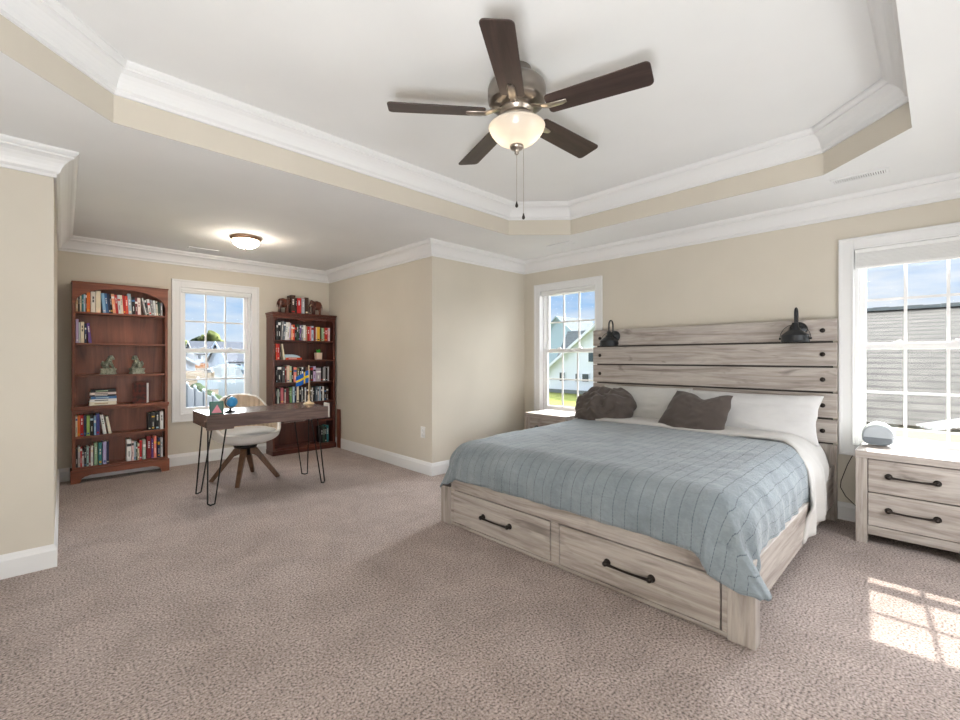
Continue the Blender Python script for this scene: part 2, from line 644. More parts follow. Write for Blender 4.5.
def window(name, kind, a0, label_blind, blind_drop, stool=False):
    """double-hung window: casing, jamb, two sashes with six lights each"""
    def P(u, d, z):
        return (a0 + u, YA + d, z) if kind == 'A' else (XD + d, a0 - u, z)

    def bx(mb, u0, u1, d0, d1, z0, z1):
        p, q = P(u0, d0, z0), P(u1, d1, z1)
        mb.box(p[0], q[0], p[1], q[1], z0, z1)
    root = struct_empty(name, P(WW / 2, 0, WZ0))
    # casing: four mitred-looking boards, flat face with a raised back band and an inner bead
    mb = MB()
    for (u0, u1, z0, z1) in ((0, CAS, WZ0, WZ1), (WW - CAS, WW, WZ0, WZ1), (CAS, WW - CAS, WZ1 - CAS, WZ1), (CAS, WW - CAS, WZ0, WZ0 + CAS)):
        bx(mb, u0, u1, -0.015, 0.002, z0, z1)
    e = 0.020
    for (u0, u1, z0, z1) in ((0, e, WZ0, WZ1), (WW - e, WW, WZ0, WZ1), (e, WW - e, WZ1 - e, WZ1), (e, WW - e, WZ0, WZ0 + e)):
        bx(mb, u0, u1, -0.024, -0.014, z0, z1)
    i0, i1 = CAS - 0.013, WW - CAS + 0.013
    for (u0, u1, z0, z1) in ((CAS - 0.013, CAS, WZ0 + CAS - .013, WZ1 - CAS + .013), (WW - CAS, WW - CAS + 0.013, WZ0 + CAS - .013, WZ1 - CAS + .013),
                             (CAS, WW - CAS, WZ1 - CAS, WZ1 - CAS + .013), (CAS, WW - CAS, WZ0 + CAS - .013, WZ0 + CAS)):
        bx(mb, u0, u1, -0.019, -0.014, z0, z1)
    mb.build('casing', M['trim'], root, bevel=0.003)
    # jamb lining the opening
    mb = MB()
    o0, o1, oz0, oz1 = CAS, WW - CAS, WZ0 + CAS, WZ1 - CAS
    j = 0.012
    for (u0, u1, z0, z1) in ((o0 - j, o0, oz0 - j, oz1 + j), (o1, o1 + j, oz0 - j, oz1 + j), (o0, o1, oz1, oz1 + j), (o0, o1, oz0 - j, oz0)):
        bx(mb, u0, u1, 0.0, TH + 0.01, z0, z1)
    mb.build('jamb', M['trim'], root)
    # vinyl frame inside the jamb
    mb = MB()
    fr = 0.022
    for (u0, u1, z0, z1) in ((o0, o0 + fr, oz0, oz1), (o1 - fr, o1, oz0, oz1), (o0 + fr, o1 - fr, oz1 - fr, oz1), (o0 + fr, o1 - fr, oz0, oz0 + fr)):
        bx(mb, u0, u1, 0.050, 0.118, z0, z1)
    mb.build('window_frame', M['vinyl'], root, bevel=0.002)
    f0, f1, fz0, fz1 = o0 + fr, o1 - fr, oz0 + fr, oz1 - fr
    zm = 1.292
    st = 0.040

    def sash(nm, z0, z1, d0, d1, top, bot):
        mb = MB()
        for (u0, u1, a, b2) in ((f0, f0 + st, z0, z1), (f1 - st, f1, z0, z1), (f0 + st, f1 - st, z1 - top, z1), (f0 + st, f1 - st, z0, z0 + bot)):
            bx(mb, u0, u1, d0, d1, a, b2)
        s = mb.build(nm, M['vinyl'], root, bevel=0.003)
        g0, g1, gz0, gz1 = f0 + st, f1 - st, z0 + bot, z1 - top
        dm = (d0 + d1) / 2
        mb = MB()
        w = 0.009
        for k in (1, 2):
            u = g0 + (g1 - g0) * k / 3
            bx(mb, u - w, u + w, dm - 0.005, dm + 0.005, gz0, gz1)
        zc = (gz0 + gz1) / 2
        bx(mb, g0, g1, dm - 0.0045, dm + 0.0045, zc - w, zc + w)
        mb.build('muntin_grid', M['vinyl'], s)
        mb = MB()
        bx(mb, g0 - 0.004, g1 + 0.004, dm + 0.008, dm + 0.012, gz0 - 0.004, gz1 + 0.004)
        mb.build('pane', M['glass'], s)
        return s
    sash('upper_sash', zm - 0.02, fz1, 0.088, 0.114, 0.030, 0.045)
    lo = sash('lower_sash', fz0, zm + 0.028, 0.056, 0.084, 0.040, 0.042)
    mb = MB()
    for k in (0.3, 0.7):
        u = f0 + (f1 - f0) * k
        bx(mb, u - 0.022, u + 0.022, 0.045, 0.075, zm + 0.028, zm + 0.038)
        bx(mb, u - 0.006, u + 0.022, 0.048, 0.060, zm + 0.038, zm + 0.046)
    mb.build('sash_lock', M['vinyl'], lo, bevel=0.002)
    # raised cellular blind under the head of the opening
    t = thing('window_blind', P(WW / 2, 0.02, oz1 - blind_drop), label_blind, 'blind', 'raised window blinds')
    mb = MB()
    bx(mb, o0 + 0.004, o1 - 0.004, 0.004, 0.046, oz1 - 0.030, oz1 - 0.001)
    mb.build('headrail', M['white_p'], t, bevel=0.003)
    mb = MB()
    nn = max(2, int((blind_drop - 0.05) / 0.009))
    za, zb = oz1 - 0.031, oz1 - blind_drop + 0.020
    for k in range(nn):
        a = za - (za - zb) * (k + 0.12) / nn
        c = za - (za - zb) * (k + 0.92) / nn
        bx(mb, o0 + 0.007, o1 - 0.007, 0.008 + 0.002 * (k % 2), 0.042, c, a)
    mb.build('slat_stack', M['blind'], t)
    mb = MB()
    bx(mb, o0 + 0.005, o1 - 0.005, 0.006, 0.044, oz1 - blind_drop, oz1 - blind_drop + 0.019)
    mb.build('bottom_rail', M['white_p'], t, bevel=0.003)
    return root


M['blind'] = pmat('blind_fabric_white', (0.78, 0.78, 0.77), 0.8)
window('window_1', 'A', W1X, 'thin white raised blind at the top of the window between the bookcases', 0.052)
window('window_2', 'D', W2Y, 'thin white raised blind at the top of the window left of the bed', 0.052)
window('window_3', 'D', W3Y, 'thick white raised blind stacked above the window right of the bed', 0.142)

# ================================================================ OUTSIDE
def ground_z(x, y):
    z = -2.92
    if y > 25 and x < y * 0.5:
        z += min(1.0, (y - 25) / 35.0) * 2.55
    return z


gm_ = pmat('lawn_and_earth', (0.2, 0.25, 0.08), 1.0, spec=0.05)
t1 = noise_node(gm_, 0.06, 5, 0.6, 0.5)
t2 = noise_node(gm_, 1.2, 4)
grass = ramp(gm_, t2.outputs['Fac'], [(0.3, lin(84, 92, 44)), (0.7, lin(116, 120, 64))])
dirt = ramp(gm_, t2.outputs['Fac'], [(0.3, lin(70, 64, 56)), (0.7, lin(96, 88, 78))])
n_, l_, b_ = nodes_of(gm_)
tc = n_.new('ShaderNodeTexCoord')
sx = n_.new('ShaderNodeSeparateXYZ')
l_.new(tc.outputs['Object'], sx.inputs[0])
sub = n_.new('ShaderNodeMath')
sub.operation = 'SUBTRACT'
l_.new(sx.outputs['Y'], sub.inputs[0])
l_.new(sx.outputs['X'], sub.inputs[1])
gt_ = n_.new('ShaderNodeMath')
gt_.operation = 'GREATER_THAN'
gt_.inputs[1].default_value = 12.0
l_.new(sub.outputs[0], gt_.inputs[0])
setc(gm_, mixc(gm_, gt_.outputs[0], grass, dirt))
mb = MB()
NX, NY = 40, 50
gx0, gx1, gy0, gy1 = -20, 160, -60, 220
mb.grid(lambda u, v: (gx0 + (gx1 - gx0) * u, gy0 + (gy1 - gy0) * v, ground_z(gx0 + (gx1 - gx0) * u, gy0 + (gy1 - gy0) * v)), NX, NY)
struct(mb.build('ground', gm_))


def shingles(name, c1, c2, row=0.33):
    """courses of shingles: a dark butt line under each course, tabs of uneven tone along it"""
    m = pmat(name, c1, 0.95, spec=0.1)
    n, l, b = nodes_of(m)
    tc = n.new('ShaderNodeTexCoord')
    s = n.new('ShaderNodeSeparateXYZ')
    l.new(tc.outputs['UV'], s.inputs[0])
    mp = n.new('ShaderNodeMapping')
    mp.inputs['Scale'].default_value = (2.2, 1.0 / row * 1.3, 1.0)
    l.new(tc.outputs['UV'], mp.inputs[0])
    t = n.new('ShaderNodeTexNoise')
    t.inputs['Scale'].default_value = 1.0
    t.inputs['Detail'].default_value = 3
    l.new(mp.outputs[0], t.inputs['Vector'])
    base = ramp(m, t.outputs['Fac'], [(0.3, c2), (0.7, c1)])
    d = n.new('ShaderNodeMath')
    d.operation = 'DIVIDE'
    d.inputs[1].default_value = row
    wob = n.new('ShaderNodeMath')
    wob.operation = 'MULTIPLY_ADD'
    wob.inputs[1].default_value = 0.05
    l.new(t.outputs['Fac'], wob.inputs[0])
    l.new(s.outputs['Y'], wob.inputs[2])
    l.new(wob.outputs[0], d.inputs[0])
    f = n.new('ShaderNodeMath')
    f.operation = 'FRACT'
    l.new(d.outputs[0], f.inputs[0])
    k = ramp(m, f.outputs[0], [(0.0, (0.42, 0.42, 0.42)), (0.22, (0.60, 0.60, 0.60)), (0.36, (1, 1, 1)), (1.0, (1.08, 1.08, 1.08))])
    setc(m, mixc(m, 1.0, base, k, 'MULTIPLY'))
    return m


def siding(name, col, row=0.16):
    m = pmat(name, col, 0.7, spec=0.25)
    n, l, b = nodes_of(m)
    tc = n.new('ShaderNodeTexCoord')
    s = n.new('ShaderNodeSeparateXYZ')
    l.new(tc.outputs['Object'], s.inputs[0])
    d = n.new('ShaderNodeMath')
    d.operation = 'DIVIDE'
    d.inputs[1].default_value = row
    l.new(s.outputs['Z'], d.inputs[0])
    f = n.new('ShaderNodeMath')
    f.operation = 'FRACT'
    l.new(d.outputs[0], f.inputs[0])
    setc(m, ramp(m, f.outputs[0], [(0.0, tuple(v * 0.75 for v in col)), (0.14, col), (1.0, col)]))
    return m


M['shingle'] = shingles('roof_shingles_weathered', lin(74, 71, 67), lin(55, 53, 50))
M['shingle_d'] = shingles('roof_shingles_slate', lin(76, 80, 88), lin(58, 62, 70))
M['shingle_g'] = shingles('roof_shingles_grey', lin(96, 102, 104), lin(80, 86, 90))
M['siding_w'] = siding('siding_white', lin(218, 222, 238))
M['siding_s'] = siding('siding_white_darkened', lin(168, 176, 184))  # white siding in a darker colour, offsetting the overbright light outdoors
M['siding_b'] = siding('siding_pale_blue', lin(160, 178, 196))
M['siding_c'] = siding('siding_cream', lin(222, 212, 190))
M['fascia'] = pmat('fascia_cream', lin(226, 214, 188), 0.6)
M['foundation'] = pmat('foundation_grey', lin(118, 124, 126), 0.9)
M['win_dark'] = pmat('far_window_dark', lin(62, 74, 84), 0.15)


def slope_uv(mb):
    return None


def quad_roof(mb, a, b, c, d, th=0.14):
    """roof slab from four corners a-b along the eave, c-d along the ridge"""
    v = [Vector(p) for p in (a, b, c, d)]
    nrm = (v[1] - v[0]).cross(v[3] - v[0]).normalized()
    if nrm.z < 0:
        nrm = -nrm
    lo = [p - nrm * th for p in v]
    mb.add([tuple(p) for p in v] + [tuple(p) for p in lo], [(0, 1, 2, 3), (7, 6, 5, 4), (0, 4, 5, 1), (1, 5, 6, 2), (2, 6, 7, 3), (3, 7, 4, 0)])


def roof_build(mb, name, mat, parent):
    o = mb.build(name, mat, parent)
    me = o.data
    lay = me.uv_layers.new(name='UVMap')
    for p in me.polygons:
        nrm = p.normal
        h = Vector((-nrm.y, nrm.x, 0))
        h = h.normalized() if h.length > 1e-6 else Vector((1, 0, 0))
        s = nrm.cross(h)
        for li in p.loop_indices:
            q = me.vertices[me.loops[li].vertex_index].co
            lay.data[li].uv = (q.dot(h), q.dot(s))
    return o


def gable_house(name, x0, x1, y0, y1, zb, ze, zr, axis, mats, label, over=0.35, wins=(), found=0.0):
    """axis: direction of the ridge; wins: (side, a0, a1, z0, z1) on the faces seen from the room"""
    wallm, roofm = mats
    t = thing(name, ((x0 + x1) / 2, (y0 + y1) / 2, zb), label, 'house', None)
    mb = MB()
    if axis == 'x':
        ym = (y0 + y1) / 2
        mb.prism([(y0, zb + found), (y1, zb + found), (y1, ze), (ym, zr), (y0, ze)], 'x', x0, x1)
    else:
        xm = (x0 + x1) / 2
        mb.prism([(x0, zb + found), (x1, zb + found), (x1, ze), (xm, zr), (x0, ze)], 'y', y0, y1)
    mb.build('wall', wallm, t)
    if found:
        mb = MB()
        mb.box(x0 + .03, x1 - .03, y0 + .03, y1 - .03, zb - 0.2, zb + found)
        mb.build('foundation', M['foundation'], t)
    lift = 0.16
    for s in (-1, 1):
        mb = MB()
        if axis == 'x':
            ym = (y0 + y1) / 2
            hw = (y1 - y0) / 2
            k = (zr - ze) / hw
            ye = ym + s * (hw + over)
            z_e = ze - k * over + lift
            quad_roof(mb, (x0 - over, ye, z_e), (x1 + over, ye, z_e), (x1 + over, ym, zr + lift), (x0 - over, ym, zr + lift))
        else:
            xm = (x0 + x1) / 2
            hw = (x1 - x0) / 2
            k = (zr - ze) / hw
            xe = xm + s * (hw + over)
            z_e = ze - k * over + lift
            quad_roof(mb, (xe, y0 - over, z_e), (xe, y1 + over, z_e), (xm, y1 + over, zr + lift), (xm, y0 - over, zr + lift))
        roof_build(mb, 'roof', roofm, t)
    for s in (-1, 1):
        mb = MB()
        if axis == 'x':
            ym, hw = (y0 + y1) / 2, (y1 - y0) / 2
            k = (zr - ze) / hw
            ye, z_e = ym + s * (hw + over), ze - k * over + lift
            mb.prism([(ye, z_e + .02), (ym, zr + lift + .02), (ym, zr + lift - 0.34), (ye, z_e - 0.34)], 'x', x0 - over - 0.06, x0 - over)
        else:
            xm, hw = (x0 + x1) / 2, (x1 - x0) / 2
            k = (zr - ze) / hw
            xe, z_e = xm + s * (hw + over), ze - k * over + lift
            mb.prism([(xe, z_e + .02), (xm, zr + lift + .02), (xm, zr + lift - 0.34), (xe, z_e - 0.34)], 'y', y0 - over - 0.06, y0 - over)
        mb.build('rake_board', wallm, t)
    for (side, a0, a1, z0, z1) in wins:
        mb = MB()
        if side == 'x':
            mb.box(x0 - 0.05, x0 + 0.02, a0, a1, z0, z1)
        else:
            mb.box(a0, a1, y0 - 0.05, y0 + 0.02, z0, z1)
        w = mb.build('window', M['siding_w'], t)
        mb = MB()
        e = 0.1
        if side == 'x':
            mb.box(x0 - 0.07, x0 - 0.04, a0 + e, a1 - e, z0 + e, z1 - e)
        else:
            mb.box(a0 + e, a1 - e, y0 - 0.07, y0 - 0.04, z0 + e, z1 - e)
        mb.build('pane', M['win_dark'], w)
    return t


# -- close neighbour seen through the right-hand window: long shingled roof
t = thing('neighbour_house', (13, -2, -2.92), 'neighbouring house with a broad grey shingled roof outside the right window', 'house')
mb = MB()
mb.box(9.45, 22.6, -14, 4.1, -2.92, 0.0)
mb.build('wall', M['siding_c'], t)
mb = MB()
quad_roof(mb, (9.0, -14.4, 0.24), (9.0, 4.4, 0.24), (16.0, 4.4, 2.48), (16.0, -14.4, 2.48), 0.03)
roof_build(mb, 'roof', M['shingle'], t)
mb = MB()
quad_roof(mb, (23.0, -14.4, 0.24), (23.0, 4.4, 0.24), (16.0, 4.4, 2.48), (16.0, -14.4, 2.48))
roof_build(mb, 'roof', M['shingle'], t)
mb = MB()
for k in range(60):
    y = -14.4 + k * 0.313
    mb.box(15.86, 16.14, y, y + 0.31, 2.46, 2.54 + 0.012 * (k % 2))
mb.build('ridge_cap', M['foundation'], t)
mb = MB()
mb.box(8.92, 9.02, -14.4, 4.4, -0.02, 0.19)
mb.build('gutter', M['fascia'], t, bevel=0.02)
mb = MB()
mb.box(9.02, 9.46, -14.4, 4.4, -0.02, 0.02)
mb.build('soffit', M['fascia'], t)

# -- white house across the lawn seen through the window left of the bed
t = gable_house('house', 44.0, 49.0, 18.6, 33.4, -2.92, -0.40, 5.20, 'x', (M['siding_w'], M['shingle_g']),
                'white sided house with grey roof across the lawn outside the window left of the bed', 0.3,
                [('x', 30.4, 31.3, -1.6, -0.4), ('x', 28.5, 29.1, -1.55, -0.5), ('x', 27.2, 28.2, -1.55, -0.5), ('x', 26.5, 27.4, 0.7, 1.9)], found=0.42)
mb = MB()
mb.box(49.0, 58.0, 16.0, 34.6, -2.92, 0.2)
mb.build('rear_wing_wall', M['siding_w'], t)
mb = MB()
quad_roof(mb, (48.4, 15.6, -0.1), (48.4, 35.6, -0.1), (53.5, 36.6, 5.0), (53.5, 15.6, 5.0))
quad_roof(mb, (58.6, 15.6, -0.1), (58.6, 35.6, -0.1), (53.5, 36.6, 5.0), (53.5, 15.6, 5.0))
roof_build(mb, 'rear_roof', M['shingle_g'], t)
gable_house('house', 78, 90, 50.0, 62.0, -2.92, 4.8, 10.0, 'x', (M['siding_b'], M['shingle_g']),
            'pale gabled house farthest away outside the window left of the bed', 0.4)

# -- the yard and houses seen through the alcove window
gable_house('house', 20.6, 27.0, 100.0, 108.0, -0.5, 2.1, 4.5, 'x', (M['siding_s'], M['shingle_d']),
            'distant white house with dark roof and small dark windows beyond the alcove window', 0.4,
            [('y', 21.0, 21.7, 0.9, 1.9), ('y', 24.3, 25.2, 0.8, 1.8), ('y', 21.4, 22.2, -0.4, 0.5), ('y', 23.0, 23.8, -0.4, 0.5), ('y', 24.6, 25.3, -0.4, 0.5)])
gable_house('house', 3.0, 13.2, 64.0, 74.0, -0.5, 0.6, 3.6, 'y', (M['siding_s'], M['shingle_g']),
            'white gabled house at the left edge of the alcove window view', 0.4, [('y', 11.6, 12.3, -0.2, 0.5)])
gable_house('house', 17.4, 30.0, 65.0, 76.0, -0.5, 0.75, 3.4, 'x', (M['siding_b'], M['shingle_d']),
            'low house with dark slate roof at the right of the alcove window view', 0.4,
            [('y', 18.0, 18.8, -0.2, 0.5), ('y', 19.4, 20.2, -0.2, 0.5), ('y', 20.8, 21.4, -0.2, 0.5)])
gable_house('house', 13.8, 17.0, 56.0, 61.0, -1.0, -0.25, 0.35, 'y', (M['siding_b'], M['shingle_g']),
            'small pale blue gabled outbuilding in front of the slate roofed house', 0.25)
gable_house('shed', 12.3, 14.6, 50.5, 53.0, -1.3, -0.85, 0.05, 'x', (M['siding_s'], M['shingle_g']),
            'low shed with grey sloping roof and white wall beyond the white fences', 0.2)


def fence(name, pts, height, mats, label, pw=0.14, step=2.4, scallop=False, board=0.0):
    a, b = Vector(pts[0]), Vector(pts[1])
    L = (b - a).length
    d = (b - a) / L
    ang = math.atan2(d.y, d.x)
    base = (a + b) / 2
    t = thing(name, (base.x, base.y, ground_z(base.x, base.y)), label, 'fence')
    n = max(1, round(L / step))
    for k in range(n + 1):
        p = a + d * (L * k / n)
        z = ground_z(p.x, p.y)
        Mx = Matrix.Translation((p.x, p.y, z)) @ Matrix.Rotation(ang, 4, 'Z')
        mb = MB()
        mb.box(-pw / 2, pw / 2, -pw / 2, pw / 2, -0.3, height + 0.06, 0, Mx)
        mb.add([(-pw * .6, -pw * .6, height + .06), (pw * .6, -pw * .6, height + .06), (pw * .6, pw * .6, height + .06), (-pw * .6, pw * .6, height + .06), (0, 0, height + .17)],
               [(0, 1, 4), (1, 2, 4), (2, 3, 4), (3, 0, 4), (3, 2, 1, 0)], 0, False, Mx)
        mb.build('post', mats, t)
    mb = MB()
    bw = board or 0.18
    nb = int(L / bw)
    for k in range(nb):
        p = a + d * (L * (k + .5) / nb)
        z = ground_z(p.x, p.y)
        ph = (k * bw / (L / n)) % 1.0
        h = height - (0.16 * math.sin(PI * ph) if scallop else 0.0)
        Mx = Matrix.Translation((p.x, p.y, z)) @ Matrix.Rotation(ang, 4, 'Z')
        mb.box(-bw * .485, bw * .485, -0.02, 0.02, -0.2, h, 0, Mx)
    mb.build('panel', mats, t)
    return t


M['fence_w'] = pmat('fence_white_vinyl', lin(156, 166, 174), 0.5)
M['fence_t'] = pmat('fence_tan_boards', lin(158, 144, 124), 0.9)
M['fence_o'] = pmat('fence_orange_cedar', lin(160, 112, 74), 0.9)
fence('fence', ((6.6, 41.0), (7.3, 22.0)), 1.62, M['fence_w'], 'nearest white vinyl fence with scalloped top running across the alcove window view', scallop=True, step=2.0)
fence('fence', ((9.3, 44.0), (15.5, 44.0)), 1.0, M['fence_w'], 'farther white vinyl fence panels facing the alcove window')
fence('fence', ((9.6, 38.6), (15.0, 37.4)), 1.25, M['fence_w'], 'middle white vinyl fence at the right of the alcove window view')
fence('fence', ((8.4, 50.0), (11.9, 50.0)), 0.85, M['fence_t'], 'tan board fence in front of the brown earth bank')
fence('fence', ((13.5, 80.0), (21.0, 80.0)), 0.75, M['fence_o'], 'orange cedar fence below the distant white house')


def leafmat(name, a, b2):
    m = pmat(name, a, 0.9, spec=0.1)
    t = noise_node(m, 3.0, 5, 0.7)
    setc(m, ramp(m, t.outputs['Fac'], [(0.3, a), (0.7, b2)]))
    return m


M['leaf_y'] = leafmat('leaves_yellow_green', lin(58, 66, 34), lin(92, 98, 56))
M['leaf_d'] = leafmat('leaves_dark_green', lin(32, 44, 30), lin(54, 66, 42))
M['bark'] = pmat('bark_brown', lin(92, 76, 64), 0.95)
rnd = random.Random(4)


def tree(x, y, h, r, mat, label):
    z = ground_z(x, y)
    t = thing('tree', (x, y, z), label, 'tree', 'trees beyond the distant houses')
    mb = MB()
    mb.tube([(x, y, z - .3), (x + .1, y, z + h * .3), (x, y + .1, z + h * .6)], [r * .12, r * .09, r * .05], 8)
    mb.build('trunk', M['bark'], t)
    mb = MB()
    for k in range(9):
        a, q = rnd.uniform(0, 2 * PI), rnd.uniform(0.1, 0.62) * r
        zz = z + h * rnd.uniform(0.42, 0.82)
        rr = r * rnd.uniform(0.36, 0.55)
        mb.ball((x + q * math.cos(a), y + q * math.sin(a), zz), (rr, rr, rr * rnd.uniform(.7, .95)), 14, 9)
    mb.ball((x, y, z + h * .8), (r * .5, r * .5, h * .2), 14, 9)
    mb.v = [tuple(Vector(p) + noise.noise_vector(Vector(p) * 1.3) * r * .24) for p in mb.v]
    mb.build('crown', mat, t)


for k, (x, y, h, r, mm, lb) in enumerate((
        (25.5, 150, 7.8, 3.6, 'leaf_y', 'yellow green tree at the far left of the alcove window view'),
        (28.6, 170, 8.4, 3.8, 'leaf_d', 'dark green tree second from left beyond the distant white house'),
        (29.4, 143, 6.0, 2.4, 'leaf_y', 'pale green tree in the middle of the distant tree line'),
        (38.0, 178, 9.2, 3.4, 'leaf_d', 'dark green tree behind the tallest distant tree'),
        (35.2, 150, 9.6, 3.6, 'leaf_y', 'tallest yellow green tree rising over the distant white house roof'),
        (18.5, 156, 9.0, 4.2, 'leaf_d', 'dark tree hidden mostly behind the left side of the alcove window'))):
    tree(x, y, h, r, M[mm], lb)
mb = MB()
for k in range(16):
    u = k / 15
    x, y = 8.9 - 0.5 * u, 43 - 12 * u
    z = ground_z(x, y)
    mb.ball((x + rnd.uniform(-.1, .1), y, z + .3), (.5, .55, .42), 12, 8)
mb.v = [tuple(Vector(p) + noise.noise_vector(Vector(p) * 4) * .12) for p in mb.v]
tag(mb.build('hedge', M['leaf_d'], origin=(8.65, 37, ground_z(8.65, 37))), 'dark green hedge growing behind the nearest white fence', 'hedge')

# ================================================================ BED
def pull_handle(mb, x, yc, z, L, out=0.030):
    """dark bar pull along Y on a face looking towards -X"""
    for s in (-1, 1):
        y = yc + s * L / 2
        Mx = Matrix.Translation((x, y, z)) @ Matrix.Rotation(R(-90), 4, 'Y')
        mb.lathe([(0.019, 0), (0.019, 0.004), (0.013, 0.008), (0.010, 0.016), (0.014, out - 0.004), (0.012, out + 0.007), (0.0, out + 0.010)], (0, 0, 0), 14, 0, Mx)
    pts = [(x - out, yc - L / 2 + L * k / 10, z - 0.004 * math.sin(PI * k / 10)) for k in range(11)]
    mb.tube(pts, [0.009, 0.0075, 0.0065, 0.006, 0.006, 0.006, 0.006, 0.006, 0.0065, 0.0075, 0.009], 10)


BXF, BXH = 2.11, 4.22
BY0, BY1 = 0.526, 2.560
HY0, HY1 = 0.530, 2.566
bed = thing('bed', (3.2, 1.55, 0), 'king bed of weathered grey wood with plank headboard and two footboard drawers', 'bed')
PZ = [1.504, 1.332, 1.144, 0.952, 0.755, 0.57]
for k in range(5):
    mb = MB()
    g = 0.007
    mb.box(BXH, BXH + 0.034, HY0, HY1, PZ[k + 1] + g, PZ[k] - (g if k else 0))
    p = mb.build('headboard_plank', M['gwood_y'], bed, bevel=0.004)
    zc = (PZ[k] + PZ[k + 1]) / 2
    for y in (0.614, 2.485):
        mb = MB()
        Mx = Matrix.Translation((BXH, y, zc)) @ Matrix.Rotation(R(-90), 4, 'Y')
        mb.lathe([(0.017, -0.004), (0.017, 0.003), (0.012, 0.009), (0.0, 0.011)], (0, 0, 0), 16, 0, Mx)
        mb.build('bolt', M['bronze'], p)
mb = MB()
mb.box(BXH + 0.034, BXH + 0.07, HY0 + 0.03, HY1 - 0.03, 0.30, 1.46)
mb.build('headboard_backing', M['dark_gap'], bed)
for (a, b2) in ((HY0, HY0 + 0.105), (HY1 - 0.105, HY1)):
    mb = MB()
    mb.box(BXH + 0.002, BXH + 0.034, a, b2, 0.0, PZ[5] - 0.006)
    mb.build('headboard_post', M['gwood_z'], bed, bevel=0.004)
for (a, b2) in ((BY0, 0.633), (2.455, BY1)):
    mb = MB()
    mb.box(BXF, BXF + 0.07, a, b2, 0.0, 0.272)
    mb.build('footboard_post', M['gwood_z'], bed, bevel=0.004)
mb = MB()
mb.box(BXF + 0.008, BXF + 0.05, 0.633, 2.455, 0.262, 0.368)
mb.box(BXF + 0.008, BXF + 0.05, 0.633, 2.455, 0.005, 0.026)
mb.box(BXF + 0.008, BXF + 0.05, 0.633, 0.657, 0.026, 0.262)
mb.box(BXF + 0.008, BXF + 0.05, 2.426, 2.455, 0.026, 0.262)
mb.box(BXF + 0.008, BXF + 0.05, 1.508, 1.566, 0.026, 0.262)
mb.build('footboard_frame', M['gwood_y'], bed, bevel=0.003)
mb = MB()
mb.box(BXF + 0.045, BXF + 0.06, 0.64, 2.45, 0.02, 0.38)
mb.build('footboard_backing', M['dark_gap'], bed)
for (a, b2, hy) in ((1.571, 2.421, 2.0), (0.662, 1.503, 1.083)):
    mb = MB()
    mb.box(BXF + 0.003, BXF + 0.044, a, b2, 0.031, 0.257)
    d = mb.build('drawer', M['gwood_y'], bed, bevel=0.004)
    mb = MB()
    pull_handle(mb, BXF + 0.003, hy, 0.143, 0.235, 0.026)
    mb.build('handle', M['bronze'], d)
for (a, b2) in ((0.550, 0.580), (2.512, 2.542)):
    mb = MB()
    mb.box(BXF + 0.07, BXH, a, b2, 0.125, 0.335)
    mb.build('side_rail', M['gwood_x'], bed, bevel=0.004)
mb = MB()
mb.box(4.06, 4.20, 0.545, 0.582, 0.335, 0.42)
mb.build('rail_bracket', M['gwood_x'], bed, bevel=0.003)
mb = MB()
mb.box(BXF + 0.08, BXH - 0.01, 0.585, 2.508, 0.20, 0.27)
mb.build('platform', M['dark_gap'], bed)

M['mattress'] = fabric('mattress_white', lin(215, 212, 208))
mb = MB()
mb.box(2.245, 4.205, 0.665, 2.455, 0.272, 0.578)
tag(mb.build('mattress', M['mattress'], origin=(3.2, 1.55, 0.272), bevel=0.09, seg=5), 'thick white king mattress under the blue grey quilt', 'mattress')

# quilt
RX0, RYA, RYB, RAD = 2.285, 0.765, 2.360, 0.20
ARC = RAD * PI / 2


def bed_top(a, b2):
    z = 0.606 + 0.022 * max(0, (a - 2.3)) / 1.4
    z += 0.010 * math.sin((b2 - .7) / 1.7 * PI)
    return z


def wrap(a, b2, lift=0.0, rip=0.012, seed=0.0, wr=0.006):
    qx, qy = max(a, RX0), min(max(b2, RYA), RYB)
    dx, dy = a - qx, b2 - qy
    L = math.hypot(dx, dy)
    z0 = bed_top(max(a, RX0), qy)
    nv = Vector((a * 3.1 + seed, b2 * 3.1, seed))
    wv = noise.noise(nv) * wr + noise.noise(nv * 3.3) * wr * 0.55
    if L < 1e-6:
        return (a, b2, z0 + wv + lift)
    nx, ny = dx / L, dy / L
    corner = min(1.0, 2.0 * abs(nx * ny))
    if dy > 0:
        corner *= 0.62
    L *= (1 + 0.42 * corner ** 1.5) * max(abs(nx), abs(ny))      # the quilt has rounded corners
    r = RAD + lift
    if L < ARC:
        out, drop = r * math.sin(L / RAD), r * (1 - math.cos(L / RAD))
    else:
        fl_ = 0.05 + 0.72 * corner ** 1.3
        h = L - ARC
        out, drop = r + fl_ * h, r + h * math.sqrt(max(0.05, 1 - fl_ * fl_))
    s = min(1.0, L / 0.42)
    tpar = (a * abs(ny) + b2 * abs(nx))
    out += rip * s * (math.sin(tpar * 17 + seed) + 0.6 * math.sin(tpar * 41 + 2 + seed)) * 0.6 + wv * 1.2
    if corner > 0.05:
        ang = math.atan2(abs(ny), abs(nx))
        out += 0.022 * s * corner * math.sin(ang * 9)
    return (qx + nx * out, qy + ny * out, z0 + lift * (1 - min(1, L / RAD)) - drop + wv * 0.5)


q = pmat('quilt_blue_grey', lin(150, 164, 170), 0.95, spec=0.1, sheen=0.3)
n_, l_, b_ = nodes_of(q)
uvn = n_.new('ShaderNodeUVMap')
uvn.uv_map = 'UVMap'
sp = n_.new('ShaderNodeSeparateXYZ')
l_.new(uvn.outputs[0], sp.inputs[0])


